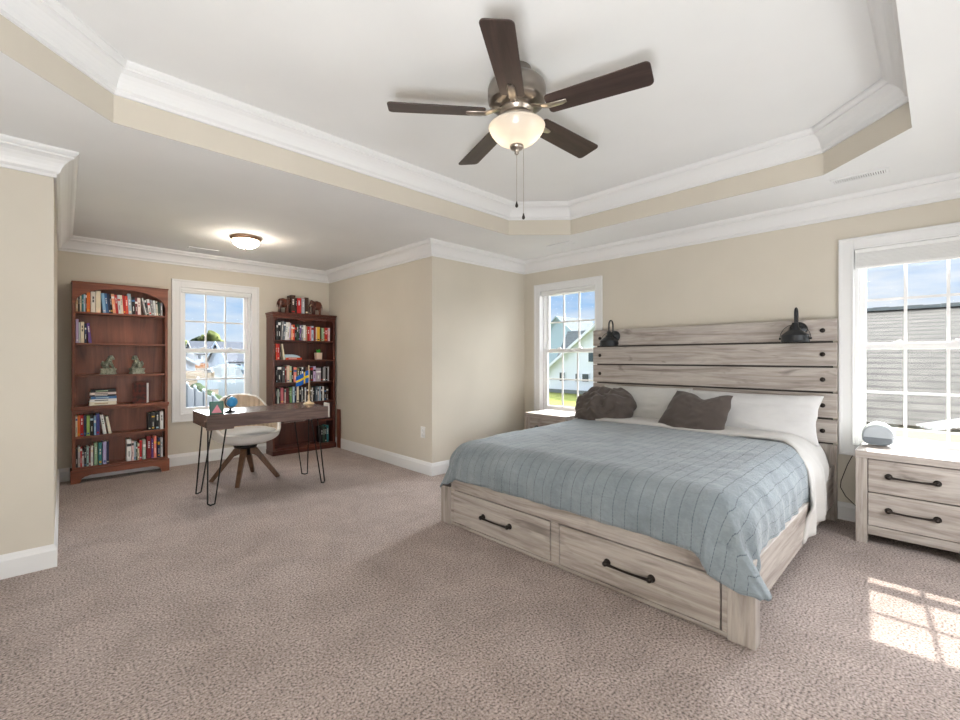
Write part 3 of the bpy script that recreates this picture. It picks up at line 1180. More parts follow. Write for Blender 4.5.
def mth(op, a, b2=None, c=None):
    x = n_.new('ShaderNodeMath')
    x.operation = op
    for i, v in enumerate((a, b2, c)):
        if v is None:
            continue
        if isinstance(v, (int, float)):
            x.inputs[i].default_value = v
        else:
            l_.new(v, x.inputs[i])
    return x.outputs[0]


def stripe(sock, period, width):
    f = mth('FRACT', mth('DIVIDE', sock, period))
    d = mth('MULTIPLY', mth('ABSOLUTE', mth('SUBTRACT', f, 0.5)), 2.0)      # 1 at the line
    return mth('GREATER_THAN', d, 1.0 - width * 2 / period)


dash = mth('GREATER_THAN', mth('FRACT', mth('DIVIDE', sp.outputs['Y'], 0.016)), 0.25)
s1 = mth('MULTIPLY', stripe(sp.outputs['X'], 0.064, 0.0021), dash)
s2 = mth('MULTIPLY', stripe(sp.outputs['Y'], 0.064, 0.0020), 0.10)
tq = noise_node(q, 4.0, 5, 0.6)
tqf = noise_node(q, 60, 3, 0.6, 0, (1, 0.5, 1))
base = ramp(q, tq.outputs['Fac'], [(0.3, lin(116, 125, 131)), (0.7, lin(140, 149, 155))])
fine = ramp(q, tqf.outputs['Fac'], [(0.3, (0.84, 0.84, 0.84)), (0.7, (1, 1, 1))])
base = mixc(q, 0.7, base, fine, 'MULTIPLY')
lines = mth('MAXIMUM', mth('MULTIPLY', s1, 0.75), s2)
setc(q, mixc(q, lines, base, lin(66, 78, 88)))
crk = noise_node(q, 34, 4, 0.6, 0.8, (0.5, 1, 1))
hh = mth('SUBTRACT', crk.outputs['Fac'], mth('MULTIPLY', mth('MAXIMUM', s1, s2), 0.8))
bump(q, hh, 0.75, 0.012)
M['quilt'] = q

NA, NB = 96, 120
va, vb, uvs = [], [], []
mb = MB()
front, right, left = 0.372, 0.405, 0.40


def quilt_ab(u, v):
    rt = right - 0.030 * max(0.0, 1 - v / 0.32) ** 1.5
    b2 = (RYA - rt) + (RYB + left - (RYA - rt)) * u
    over = max(0.0, RYA - b2)
    head = 3.74 - 0.70 * over + 0.012 * math.sin(b2 * 9)
    a = (RX0 - front) + (head - (RX0 - front)) * v
    return a, b2


for j in range(NA + 1):
    for i in range(NB + 1):
        a, b2 = quilt_ab(i / NB, j / NA)
        mb.v.append(wrap(a, b2, 0.0, 0.012, 0.3, 0.008))
        uvs.append((b2, a))
for j in range(NA):
    for i in range(NB):
        k = j * (NB + 1) + i
        mb.f.append((k, k + NB + 1, k + NB + 2, k + 1))
        mb.m.append(0)
        mb.s.append(True)
quilt = mb.build('quilt', M['quilt'], origin=(2.9, 1.56, 0.6), uv=uvs)
sd = quilt.modifiers.new('thickness', 'SOLIDIFY')
sd.thickness = 0.012
sd.offset = -1
tag(quilt, 'blue grey stitched quilt spread over the bed and hanging over the footboard', 'quilt')

# folded-back white blanket at the pillow end
M['blanket'] = fabric('blanket_white_linen', lin(190, 187, 184), var=0.05, weave=300, bmp=0.2)
mb = MB()
NA2, NB2 = 26, 110


def blanket_ab(u, v):
    rt, lf = 0.55, 0.36
    b2 = (RYA - rt) + (RYB + lf - (RYA - rt)) * u
    ov = max(0.0, RYA - b2)
    a0 = 3.665 - 0.98 * ov + 0.010 * math.sin(b2 * 8 + 1)
    a1 = 4.17 - 0.75 * ov
    return a0 + (a1 - a0) * v, b2


for j in range(NA2 + 1):
    for i in range(NB2 + 1):
        a, b2 = blanket_ab(i / NB2, j / NA2)
        x, y, z = wrap(a, b2, 0.026, 0.020, 2.1, 0.008)
        e = min(1.0, j / 2.0)
        mb.v.append((x, y, z - 0.012 * (1 - e)))
for j in range(NA2):
    for i in range(NB2):
        k = j * (NB2 + 1) + i
        mb.f.append((k, k + NB2 + 1, k + NB2 + 2, k + 1))
        mb.m.append(0)
        mb.s.append(True)
bk = mb.build('blanket', M['blanket'], origin=(3.9, 1.56, 0.64))
sd = bk.modifiers.new('thickness', 'SOLIDIFY')
sd.thickness = 0.016
sd.offset = -1
tag(bk, 'white linen blanket folded back over the quilt below the pillows', 'blanket')


def pillow(label, mat, w, h, t, loc, lean, yaw, roll, seed, wr=0.010, corner=1.0, dip=0.0, skew=0.0, disc=0.0, group=None):
    """pillow standing on its long side: local x across, z up, y towards the head"""
    n = 30
    Mx = Matrix.Translation(loc) @ Matrix.Rotation(yaw, 4, 'Z') @ Matrix.Rotation(lean, 4, 'X') @ Matrix.Rotation(roll, 4, 'Y')
    mb = MB()
    idx = {}
    for side in (0, 1):
        for j in range(n + 1):
            for i in range(n + 1):
                u, v = -1 + 2 * i / n, -1 + 2 * j / n
                edge = i in (0, n) or j in (0, n)
                if side == 1 and edge:
                    idx[(1, i, j)] = idx[(0, i, j)]
                    continue
                x = w / 2 * u * (1 - 0.07 * corner * (1 - v * v))
                z = h / 2 * v * (1 - 0.09 * corner * (1 - u * u))
                if disc:
                    x += disc * (w / 2 * u * math.sqrt(1 - v * v / 2) - x)
                    z += disc * (h / 2 * v * math.sqrt(1 - u * u / 2) - z)
                x += skew * (1 - u) / 2 * (v + 1) / 2
                prof = (max(0, 1 - abs(u) ** 2.6) ** 0.55) * (max(0, 1 - abs(v) ** 2.6) ** 0.55)
                nv = Vector((u * 2.2 + seed * 7.3, v * 2.0 + seed * 3.1, side * 5))
                wv = noise.noise(nv) + 0.7 * noise.noise(Vector((u * 2 + v * 5 + seed, v * 2 - u * 4, side * 3 + seed))) + 0.5 * noise.noise(nv * 3.1)
                y = (t / 2 * prof + wr * wv * min(1, prof * 2)) * (-1 if side == 0 else 1)
                if v > 0:
                    z -= dip * math.exp(-(u - 0.1) ** 2 / 0.12) * v
                z += wr * 0.7 * noise.noise(Vector((u * 3 + seed, seed, v)))
                x += wr * 0.7 * noise.noise(Vector((seed, v * 3 + seed, u)))
                idx[(side, i, j)] = len(mb.v)
                mb.v.append(tuple(Mx @ Vector((x, y, z))))
    for side in (0, 1):
        for j in range(n):
            for i in range(n):
                f = (idx[(side, i, j)], idx[(side, i + 1, j)], idx[(side, i + 1, j + 1)], idx[(side, i, j + 1)])
                mb.f.append(f if side == 0 else f[::-1])
                mb.m.append(0)
                mb.s.append(True)
    o = mb.build('pillow', mat, origin=loc)
    ss = o.modifiers.new('smooth', 'SUBSURF')
    ss.levels = ss.render_levels = 1
    return tag(o, label, 'pillow', group)


M['pil_w'] = fabric('pillowcase_white', lin(202, 201, 201), var=0.04, weave=400, bmp=0.15)
M['pil_g'] = fabric('pillowcase_light_grey', lin(190, 189, 186), var=0.04, weave=400, bmp=0.15)
M['pil_d'] = fabric('pillowcase_charcoal_brown', lin(84, 76, 72), var=0.07, weave=400, bmp=0.18)
FY = -PI / 2           # local -y looks towards -X (the foot of the bed)
pillow('white pillow at the right end of the headboard beside the dark pillow', M['pil_w'], 0.98, 0.41, 0.20, (4.05, 1.07, 0.755), R(-30), FY, R(0), 1.0, 0.010)
pillow('pale grey pillow on the left leaning on the headboard between the two dark pillows', M['pil_g'], 0.90, 0.42, 0.20, (4.06, 1.96, 0.762), R(-30), FY, R(0), 2.0, 0.010)
pillow('flat charcoal pillow with a dipped top edge in the middle of the bed', M['pil_d'], 0.57, 0.42, 0.17, (3.80, 1.410, 0.745), R(-28), FY, R(3), 3.0, 0.014, 0.5, 0.055, 0.12)
pillow('crumpled round charcoal pillow at the left end of the bed', M['pil_d'], 0.58, 0.45, 0.31, (3.85, 2.22, 0.728), R(-38), FY + R(8), R(-6), 4.4, 0.044, 0.6, 0.0, 0.0, 0.75)


# ================================================================ SCONCES
def sconce(y, label):
    x, zt = 4.10, 1.33
    t = thing('wall_sconce', (BXH, y, 1.45), label, 'lamp', 'black sconces on the headboard')
    mb = MB()
    Mx = Matrix.Translation((BXH + 0.001, y, 1.432)) @ Matrix.Rotation(R(-90), 4, 'Y')
    mb.lathe([(0.058, 0), (0.058, 0.012), (0.050, 0.020), (0.018, 0.024), (0.014, 0.034), (0, 0.035)], (0, 0, 0), 28, 0, Mx)
    mb.build('backplate', M['sconce'], t)
    mb = MB()
    pts = [(BXH - 0.024, y, 1.432), (BXH - 0.036, y, 1.440), (BXH - 0.042, y, 1.462), (BXH - 0.042, y, 1.53)]
    xc, rr = (BXH - 0.042 + x) / 2, (BXH - 0.042 - x) / 2
    for k in range(1, 12):
        a = PI * k / 12
        pts.append((xc + rr * math.cos(a), y, 1.545 + 0.046 * math.sin(a)))
    pts += [(x, y, 1.53), (x, y, 1.465)]
    mb.tube(pts, 0.0075, 10)
    mb.build('gooseneck', M['sconce'], t)
    mb = MB()
    mb.lathe([(0.012, 0.150), (0.020, 0.148), (0.022, 0.112), (0.034, 0.106), (0.036, 0.094), (0.046, 0.088), (0.060, 0.078), (0.078, 0.062), (0.084, 0.056), (0.0865, 0.0545),
              (0.088, 0.052), (0.088, 0.048), (0.0885, 0.012), (0.089, 0.008), (0.092, 0.004), (0.092, 0.0), (0.086, 0.0), (0.084, 0.046), (0.060, 0.070), (0.030, 0.09), (0.0, 0.095)], (x, y, zt), 36)
    mb.build('shade', M['sconce'], t)
    mb = MB()
    pts = [(x, y + 0.097 * math.cos(PI * k / 20), zt + 0.028 + 0.108 * math.sin(PI * k / 20)) for k in range(21)]
    mb.tube(pts, 0.0022, 6)
    for s in (-1, 1):
        Mx = Matrix.Translation((x, y + s * 0.086, zt + 0.028)) @ Matrix.Rotation(R(-90 * s), 4, 'X')
        mb.lathe([(0.006, 0), (0.006, 0.008), (0.009, 0.010), (0.009, 0.016), (0, 0.018)], (0, 0, 0), 10, 0, Mx)
    mb.build('wire_bail', M['sconce'], t)
    mb = MB()
    mb.ball((x, y, zt + 0.045), 0.028, 14, 10)
    mb.build('bulb', M['white_p'], t)


sconce(0.762, 'black barn sconce on the headboard over the white pillow near the right window')
sconce(2.311, 'black barn sconce on the headboard end beside the left bed window')


# ================================================================ NIGHTSTANDS
def nightstand(y0, y1, label):
    xf, xb, zt = 3.865, 4.285, 0.603
    t = thing('nightstand', ((xf + xb) / 2, (y0 + y1) / 2, 0), label, 'nightstand', 'two drawer nightstands')
    mb = MB()
    mb.box(xf - 0.006, xb, y0 - 0.003, y1 + 0.003, zt - 0.046, zt)
    mb.build('top', M['gwood_y'], t, bevel=0.003)
    pw = 0.058
    for (a, b2) in ((y0, y0 + pw), (y1 - pw, y1)):
        for (c, d) in ((xf, xf + pw), (xb - pw, xb)):
            mb = MB()
            mb.box(c, d, a, b2, 0, zt - 0.046)
            mb.build('leg', M['gwood_z'], t, bevel=0.003)
        mb = MB()
        mb.box(xf + pw, xb - pw, a + 0.006, b2 - 0.006 - 0.03, 0.06, zt - 0.046)
        mb.build('side_panel', M['gwood_z'], t)
    mb = MB()
    mb.box(xf + 0.012, xf + 0.04, y0 + pw, y1 - pw, 0.062, 0.120)
    mb.build('bottom_rail', M['gwood_y'], t, bevel=0.003)
    mb = MB()
    mb.box(xf + 0.030, xb - 0.01, y0 + pw, y1 - pw, 0.10, zt - 0.046)
    mb.build('carcass', M['dark_gap'], t)
    for (c, d) in ((0.124, 0.334), (0.341, 0.551)):
        mb = MB()
        mb.box(xf + 0.006, xf + 0.034, y0 + pw + 0.004, y1 - pw - 0.004, c, d)
        dr = mb.build('drawer', M['gwood_y'], t, bevel=0.003)
        mb = MB()
        pull_handle(mb, xf + 0.006, (y0 + y1) / 2 - 0.002, (c + d) / 2 + 0.008, 0.215, 0.027)
        mb.build('handle', M['bronze'], dr)
    return t


nightstand(-0.142, 0.389, 'weathered grey two drawer nightstand right of the bed under the big window')
nightstand(2.674, 3.207, 'weathered grey nightstand half hidden in the corner left of the bed')

# smart sound machine on the right nightstand
t = thing('bedside_speaker', (4.17, 0.30, 0.603), 'small rounded grey and white speaker on the right nightstand', 'speaker')
M['spk_w'] = pmat('speaker_white_shell', (0.74, 0.78, 0.75), 0.5)
M['spk_g'] = fabric('speaker_grey_cloth', lin(178, 184, 190), weave=900)
M['spk_d'] = fabric('speaker_dark_grey_base', lin(120, 126, 132), weave=900)


def dshape(w, h, n=40, zcut=0.0):
    pts = []
    for k in range(n):
        a = 2 * PI * k / n
        y, z = w / 2 * math.cos(a), h * 0.44 + (h * 0.56 * math.sin(a) if math.sin(a) > 0 else -h * 0.44 * (-math.sin(a)) ** 0.55)
        pts.append((y, z))
    return pts


def dome(mb, layers, n=40):
    v, f = [], []
    for (x, w, h, z0) in layers:
        for (y, z) in dshape(w, h, n):
            v.append((4.17 + x, 0.30 + y, 0.604 + z0 + max(z, 0.004)))
    L = len(layers)
    for i in range(L - 1):
        for k in range(n):
            f.append((i * n + k, (i + 1) * n + k, (i + 1) * n + (k + 1) % n, i * n + (k + 1) % n))
    mb.add(v, f, 0, True)
    mb.add(v[:n], [tuple(range(n))], 0, False)
    mb.add(v[-n:], [tuple(range(n))[::-1]], 0, False)


mb = MB()
dome(mb, [(-0.026, 0.166, 0.146, 0), (-0.010, 0.172, 0.156, 0), (0.015, 0.172, 0.162, 0), (0.040, 0.155, 0.150, 0), (0.056, 0.115, 0.115, 0.004), (0.064, 0.06, 0.07, 0.02)])
mb.build('shell', M['spk_w'], t)
mb = MB()
dome(mb, [(-0.036, 0.146, 0.128, 0.004), (-0.033, 0.158, 0.139, 0.002), (-0.026, 0.164, 0.145, 0)])
mb.build('front_grille', M['spk_g'], t)
mb = MB()
pts = [(y, z) for (y, z) in dshape(0.150, 0.132) if z < 0.052]
pts = sorted(pts)
zt_ = max(z for y, z in pts)
mb.prism([(0.30 + y, 0.609 + max(z, 0.004)) for y, z in pts] + [(0.30 + 0.070, 0.609 + 0.052), (0.30 - 0.070, 0.609 + 0.052)], 'x', 4.17 - 0.039, 4.17 - 0.033)
mb.build('control_band', M['spk_d'], t)

# loose cord on the wall beside the right nightstand
mb = MB()
ctrl = [(4.312, 0.40, 0.585), (4.310, 0.430, 0.54), (4.309, 0.478, 0.42), (4.308, 0.516, 0.29), (4.308, 0.520, 0.24), (4.307, 0.49, 0.18), (4.303, 0.43, 0.12), (4.302, 0.395, 0.05), (4.300, 0.38, 0.006)]
mb.tube(ctrl, 0.0028, 6)
tag(mb.build('power_cord', M['black'], origin=(4.31, 0.45, 0.3)), 'thin dark power cord hanging on the wall beside the right nightstand', 'cord')

# outlet cover on the alcove return wall
t = thing('wall_outlet', (XB, 3.75, 0.43), 'white wall outlet cover near the corner left of the bed', 'outlet')
mb = MB()
mb.box(XB - 0.006, XB, 3.713, 3.787, 0.372, 0.490)
mb.build('cover_plate', M['white_p'], t, bevel=0.002)
for zc in (0.408, 0.454):
    mb = MB()
    Mx = Matrix.Translation((XB - 0.005, 3.75, zc)) @ Matrix.Rotation(R(-90), 4, 'Y')
    mb.lathe([(0.017, 0), (0.017, 0.004), (0, 0.004)], (0, 0, 0), 20, 0, Mx)
    s_ = mb.build('socket', M['white_p'], t)
    mb = MB()
    for dy in (-0.006, 0.006):
        mb.box(XB - 0.0096, XB - 0.008, 3.75 + dy - 0.001, 3.75 + dy + 0.001, zc - 0.001, zc + 0.008)
    mb.build('slot', M['black'], s_)


# ================================================================ CEILING VENTS
def vent(name_label, x0, x1, y0, y1, long_axis):
    t = thing('ceiling_vent', ((x0 + x1) / 2, (y0 + y1) / 2, ZC), name_label, 'vent', 'ceiling air vents')
    mb = MB()
    e = 0.016
    z0, z1 = ZC - 0.008, ZC + 0.0005
    mb.box(x0, x1, y0, y0 + e, z0, z1)
    mb.box(x0, x1, y1 - e, y1, z0, z1)
    mb.box(x0, x0 + e, y0 + e, y1 - e, z0, z1)
    mb.box(x1 - e, x1, y0 + e, y1 - e, z0, z1)
    mb.build('frame', M['trim'], t, bevel=0.002)
    mb = MB()
    mb.box(x0 + e, x1 - e, y0 + e, y1 - e, ZC - 0.0012, ZC - 0.0002)
    mb.build('backing', M['dark_gap'], t)
    mb = MB()
    n = 22
    for k in range(n):
        if long_axis == 'y':
            y = y0 + e + (y1 - y0 - 2 * e) * (k + .5) / n
            mb.box(x0 + e, x1 - e, y - 0.0038, y + 0.0038, ZC - 0.0075, ZC - 0.0015)
        else:
            x = x0 + e + (x1 - x0 - 2 * e) * (k + .5) / n
            mb.box(x - 0.0038, x + 0.0038, y0 + e, y1 - e, ZC - 0.0075, ZC - 0.0015)
    mb.build('slats', M['trim'], t)


vent('white slotted ceiling vent above the right window beside the ceiling tray', 3.80, 3.91, 0.225, 0.515, 'y')
vent('white ceiling vent near the corner above the left bed window', 3.83, 3.94, 2.60, 2.89, 'y')
vent('white ceiling vent in the alcove above the arched bookcase', 1.08, 1.37, 5.52, 5.63, 'x')

# ================================================================ BOOKCASES
# ---- arched bookcase left of the alcove window
LX0, LX1, LY0, LY1, LZ = 0.161, 0.928, 5.74, 5.912, 1.953
LSH = [1.662, 1.358, 1.045, 0.738, 0.447, 0.148]
bc = thing('bookcase', ((LX0 + LX1) / 2, (LY0 + LY1) / 2, 0), 'tall reddish wooden bookcase with an arched top left of the alcove window', 'bookcase', 'wooden bookcases in the alcove')
ST = 0.024
for (a, b2) in ((LX0, LX0 + ST), (LX1 - ST, LX1)):
    mb = MB()
    mb.box(a, b2, LY0, LY1, 0.08, LZ - 0.014)
    mb.build('side_panel', M['cherry_z'], bc, bevel=0.002)
mb = MB()
mb.box(LX0 + ST, LX1 - ST, LY1 - 0.012, LY1, 0.10, LZ - 0.014)
mb.build('back_panel', M['cherry_z'], bc)
mb = MB()
mb.box(LX0 - 0.006, LX1 + 0.006, LY0 - 0.010, LY1, LZ - 0.014, LZ)
mb.build('top_panel', M['cherry_x'], bc, bevel=0.003)
for k, z in enumerate(LSH):
    mb = MB()
    mb.box(LX0 + ST, LX1 - ST, LY0 + 0.012, LY1 - 0.012, z - 0.020, z)
    mb.build('shelf', M['cherry_x'], bc, bevel=0.003)
xc, hw = (LX0 + LX1) / 2, (LX1 - LX0) / 2 - 0.022
mb = MB()
arch = []
for k in range(41):
    tt = -1 + 2 * k / 40
    arch.append((xc + hw * tt, 1.742 + 0.162 * max(0, 1 - abs(tt) ** 2.2) ** 0.5))
poly = [(LX0, LZ - 0.014), (LX0, 1.708), (LX0 + 0.010, 1.702), (LX0 + 0.016, 1.722), (LX0 + 0.022, 1.734)] + arch + [(LX1 - 0.022, 1.734), (LX1 - 0.016, 1.722), (LX1 - 0.010, 1.702), (LX1, 1.708), (LX1, LZ - 0.014)]
for a, b2 in zip(poly[:-1], poly[1:]):
    if abs(a[0] - b2[0]) > 1e-5:
        mb.prism([(a[0], a[1]), (b2[0], b2[1]), (b2[0], LZ - 0.014), (a[0], LZ - 0.014)], 'y', LY0 - 0.006, LY0 + 0.014)
mb.build('arched_valance', M['cherry_x'], bc)
mb = MB()
mb.box(LX0 - 0.010, LX1 + 0.010, LY0 - 0.016, LY0 + 0.014, LSH[3] - 0.026, LSH[3] + 0.002)
mb.box(LX0 - 0.006, LX1 + 0.006, LY0 - 0.010, LY0 + 0.012, LSH[3] - 0.042, LSH[3] - 0.026)
mb.build('waist_moulding', M['cherry_x'], bc, bevel=0.004)
for s, xx in ((1, LX0 + ST), (-1, LX1 - ST)):
    mb = MB()
    pr_ = [(xx, LSH[3] - 0.042), (xx + s * 0.085, LSH[3] - 0.042), (xx + s * 0.060, LSH[3] - 0.056), (xx + s * 0.045, LSH[3] - 0.054), (xx + s * 0.030, LSH[3] - 0.070), (xx, LSH[3] - 0.074)]
    if s < 0:
        pr_ = pr_[::-1]
    mb.prism(pr_, 'y', LY0 + 0.001, LY0 + 0.014)
    mb.build('corner_bracket', M['cherry_x'], bc)
# plinth with bracket feet
mb = MB()
a0, a1 = LX0 - 0.012, LX1 + 0.012
foot = [(a0, 0.0), (a0 + 0.070, 0.0), (a0 + 0.080, 0.040), (a0 + 0.105, 0.058), (a0 + 0.150, 0.070)]
prof = foot + [(a1 - (x - a0), z) for x, z in foot[::-1]]
for p, q2 in zip(prof[:-1], prof[1:]):
    mb.prism([(p[0], p[1]), (q2[0], q2[1]), (q2[0], 0.130), (p[0], 0.130)], 'y', LY0 - 0.014, LY0 + 0.014)
for (c, d) in ((a0, a0 + 0.026), (a1 - 0.026, a1)):
    mb.prism([(LY0 + 0.014, 0), (LY0 + 0.09, 0), (LY0 + 0.11, 0.07), (LY1 - 0.08, 0.07), (LY1 - 0.06, 0.0), (LY1 - 0.02, 0.0), (LY1 - 0.02, 0.13), (LY0 + 0.014, 0.13)], 'x', c, d)
mb.build('bracket_foot_base', M['cherry_x'], bc)

# ---- mahogany bookcase right of the window
RXA, RXB, RYF, RYK, RZ = 2.0, 2.818, 5.67, 5.903, 1.783
RSH = [1.437, 1.188, 0.901, 0.640, 0.391, 0.078]
bc2 = thing('bookcase', ((RXA + RXB) / 2, (RYF + RYK) / 2, 0), 'dark mahogany bookcase with two carved elephants on top right of the alcove window', 'bookcase', 'wooden bookcases in the alcove')
SR = 0.026
for (a, b2) in ((RXA, RXA + SR), (RXB - SR, RXB)):
    mb = MB()
    mb.box(a, b2, RYF, RYK, 0.0, RZ - 0.06)
    mb.build('side_panel', M['mahog_z'], bc2, bevel=0.002)
mb = MB()
mb.box(RXA + SR, RXB - SR, RYK - 0.012, RYK, 0.05, RZ - 0.05)
mb.build('back_panel', M['mahog_z'], bc2)
mb = MB()
for (z0, z1, o) in ((RZ - 0.016, RZ, 0.016), (RZ - 0.034, RZ - 0.016, 0.011), (RZ - 0.060, RZ - 0.034, 0.005)):
    mb.box(RXA - o, RXB + o, RYF - o, RYK, z0, z1)
mb.build('crown_moulding', M['mahog_x'], bc2, bevel=0.004)
for z in RSH:
    mb = MB()
    mb.box(RXA + SR, RXB - SR, RYF + 0.012, RYK - 0.012, z - 0.020, z)
    mb.build('shelf', M['mahog_x'], bc2, bevel=0.003)
mb = MB()
n = 48
w0, w1 = RXA + SR, RXB - SR
pts = []
for k in range(n + 1):
    t_ = k / n
    u = abs(2 * t_ - 1)
    z = RZ - 0.085 + (0.010 if 0.22 < u < 0.92 else (-0.016 * (1 - u / 0.22) if u <= 0.22 else -0.02 * (u - 0.92) / 0.08))
    pts.append((w0 + (w1 - w0) * t_, z))
for p, q2 in zip(pts[:-1], pts[1:]):
    mb.prism([p, q2, (q2[0], RZ - 0.058), (p[0], RZ - 0.058)], 'y', RYF + 0.001, RYF + 0.016)
mb.build('scalloped_valance', M['mahog_x'], bc2)
mb = MB()
mb.box(RXA - 0.010, RXB + 0.010, RYF - 0.014, RYF + 0.014, 0, 0.058)
mb.box(RXA - 0.006, RXB + 0.006, RYF - 0.008, RYF + 0.012, 0.058, 0.072)
mb.box(RXA - 0.010, RXA + 0.004, RYF + 0.014, RYK - 0.014, 0, 0.058)
mb.build('plinth', M['mahog_x'], bc2, bevel=0.004)

# board standing between the bookcase and the wall
mb = MB()
mb.box(2.829, 2.8345, 5.545, 5.645, 0.0, 0.522)
bd = mb.build('wooden_board', M['cherry_z'], origin=(2.832, 5.6, 0), bevel=0.002)
tag(bd, 'narrow reddish wooden board standing against the wall beside the mahogany bookcase', 'board')

# ================================================================ BOOKS
BCOL = {'tan': (176, 152, 118), 'black': (24, 23, 25), 'cream': (226, 214, 188), 'teal': (50, 128, 134), 'pale blue': (176, 202, 220), 'dark brown': (62, 42, 34),
        'orange': (226, 116, 44), 'off-white': (226, 220, 210), 'light blue': (128, 172, 206), 'blue': (62, 106, 156), 'navy': (34, 42, 74), 'peach': (226, 160, 124),
        'red': (188, 38, 38), 'pale grey': (206, 208, 208), 'vermilion': (214, 76, 48), 'blue-grey': (156, 172, 182), 'maroon': (108, 38, 48), 'blush white': (232, 214, 208),
        'white': (232, 232, 230), 'grey-white': (212, 210, 210), 'grey': (150, 150, 152), 'ivory': (230, 224, 206), 'dark green': (44, 72, 56), 'lilac': (190, 170, 206),
        'purple': (104, 72, 142), 'lime green': (160, 192, 106), 'indigo': (70, 72, 140), 'dark red': (128, 32, 34), 'charcoal': (52, 54, 58), 'pale teal': (176, 212, 208),
        'sage green': (146, 178, 144), 'lavender': (172, 166, 208), 'pale pink': (226, 192, 192), 'grey-green': (168, 182, 172), 'salmon': (226, 128, 112), 'light grey': (196, 196, 198),
        'slate': (88, 100, 112), 'pink': (216, 132, 140), 'yellow': (226, 176, 58), 'olive': (136, 130, 84), 'crimson': (176, 30, 52), 'dark grey': (76, 74, 76), 'blush': (226, 200, 178),
        'pale green': (186, 206, 170), 'brown': (98, 68, 54), 'mauve grey': (176, 164, 176), 'rose': (192, 104, 116), 'green': (110, 152, 90), 'silver': (168, 170, 178)}
bmat = {}
for k, v in BCOL.items():
    bmat[k] = pmat('book_cover_' + k.replace(' ', '_').replace('-', '_'), lin(*v), 0.45, spec=0.4)
M['paper'] = pmat('book_pages', lin(226, 218, 198), 0.9)
ORD = ['', 'first', 'second', 'third', 'fourth', 'fifth', 'sixth', 'seventh', 'eighth', 'ninth', 'tenth', 'eleventh', 'twelfth', 'thirteenth', 'fourteenth', 'fifteenth',
       'sixteenth', 'seventeenth', 'eighteenth', 'nineteenth', 'twentieth', 'twenty-first', 'twenty-second', 'twenty-third', 'twenty-fourth', 'twenty-fifth',
       'twenty-sixth', 'twenty-seventh', 'twenty-eighth', 'twenty-ninth', 'thirtieth', 'thirty-first', 'thirty-second', 'thirty-third', 'thirty-fourth']
LIGHT = {'cream', 'white', 'off-white', 'ivory', 'pale grey', 'light grey', 'pale blue', 'blush white', 'blush', 'pale pink', 'grey-white', 'pale teal', 'pale green', 'lilac'}
brnd = random.Random(11)


def book_mesh(mb_c, mb_p, w, h, d, band):
    """spine faces -y at y=0, standing on z=0, x from 0 to w"""
    c = min(0.0022, w * 0.16)
    mb_c.box(0, w, 0, c * 1.2, 0, h)                 # spine
    mb_c.box(0, c, c * 1.2, d, 0, h)                 # boards
    mb_c.box(w - c, w, c * 1.2, d, 0, h)
    for (z0, z1, mi, e) in band:
        mb_c.box(w * e, w * (1 - e), -0.0006, 0.0002, z0 * h, z1 * h, mi)
    mb_p.box(c, w - c, c * 1.2, d - 0.004, 0.003, h - 0.003)


def place_book(color, x0, x1, h, lean, yf, z, label, group, depth):
    if label.find('arched') > 0:
        x0 = max(x0, LX0 + ST + 0.002)
    w = (x1 - x0) * 0.965
    t = thing('book', (0, 0, 0), label, 'book', group)
    second = bmat['white'] if color not in LIGHT else bmat[brnd.choice(['black', 'maroon', 'navy', 'charcoal', 'dark red', 'teal'])]
    third = bmat[brnd.choice(['cream', 'yellow', 'red', 'blue', 'black', 'white', 'pale blue'])]
    st = brnd.random()
    band = []
    if st < 0.45:                                      # blocks standing in for a title line
        z0 = brnd.uniform(0.45, 0.55)
        k = brnd.randint(2, 4)
        for i in range(k):
            a = z0 + 0.32 * i / k
            band.append((a, a + 0.32 / k * brnd.uniform(0.55, 0.8), 1, 0.34))
    if st > 0.3 and st < 0.75:
        band.append((0.07, 0.07 + brnd.uniform(0.05, 0.10), 2, 0.18))
    if st > 0.7:
        a = brnd.uniform(0.62, 0.8)
        band.append((a, a + brnd.uniform(0.08, 0.16), 1 if st > 0.85 else 2, 0.0))
        band.append((0.2, 0.45, 1, 0.4))
    mc, mp = MB(), MB()
    book_mesh(mc, mp, w, h, depth, band)
    mc.build('cover', [bmat[color], second, third], t)
    mp.build('pages', M['paper'], t)
    t.location = (x0 + (h * math.sin(R(-lean)) * 0.0 if lean else 0), yf, z + 0.0006)
    if lean:
        # leaning books turn about their lower edge
        t.rotation_euler = (0, R(lean), 0)
        if lean < 0:
            t.location.z += 0.0
            t.location.x = x0
            t.location.z += w * abs(math.sin(R(lean))) * 0.0
        else:
            t.location.z += w * math.sin(R(lean))
    return t


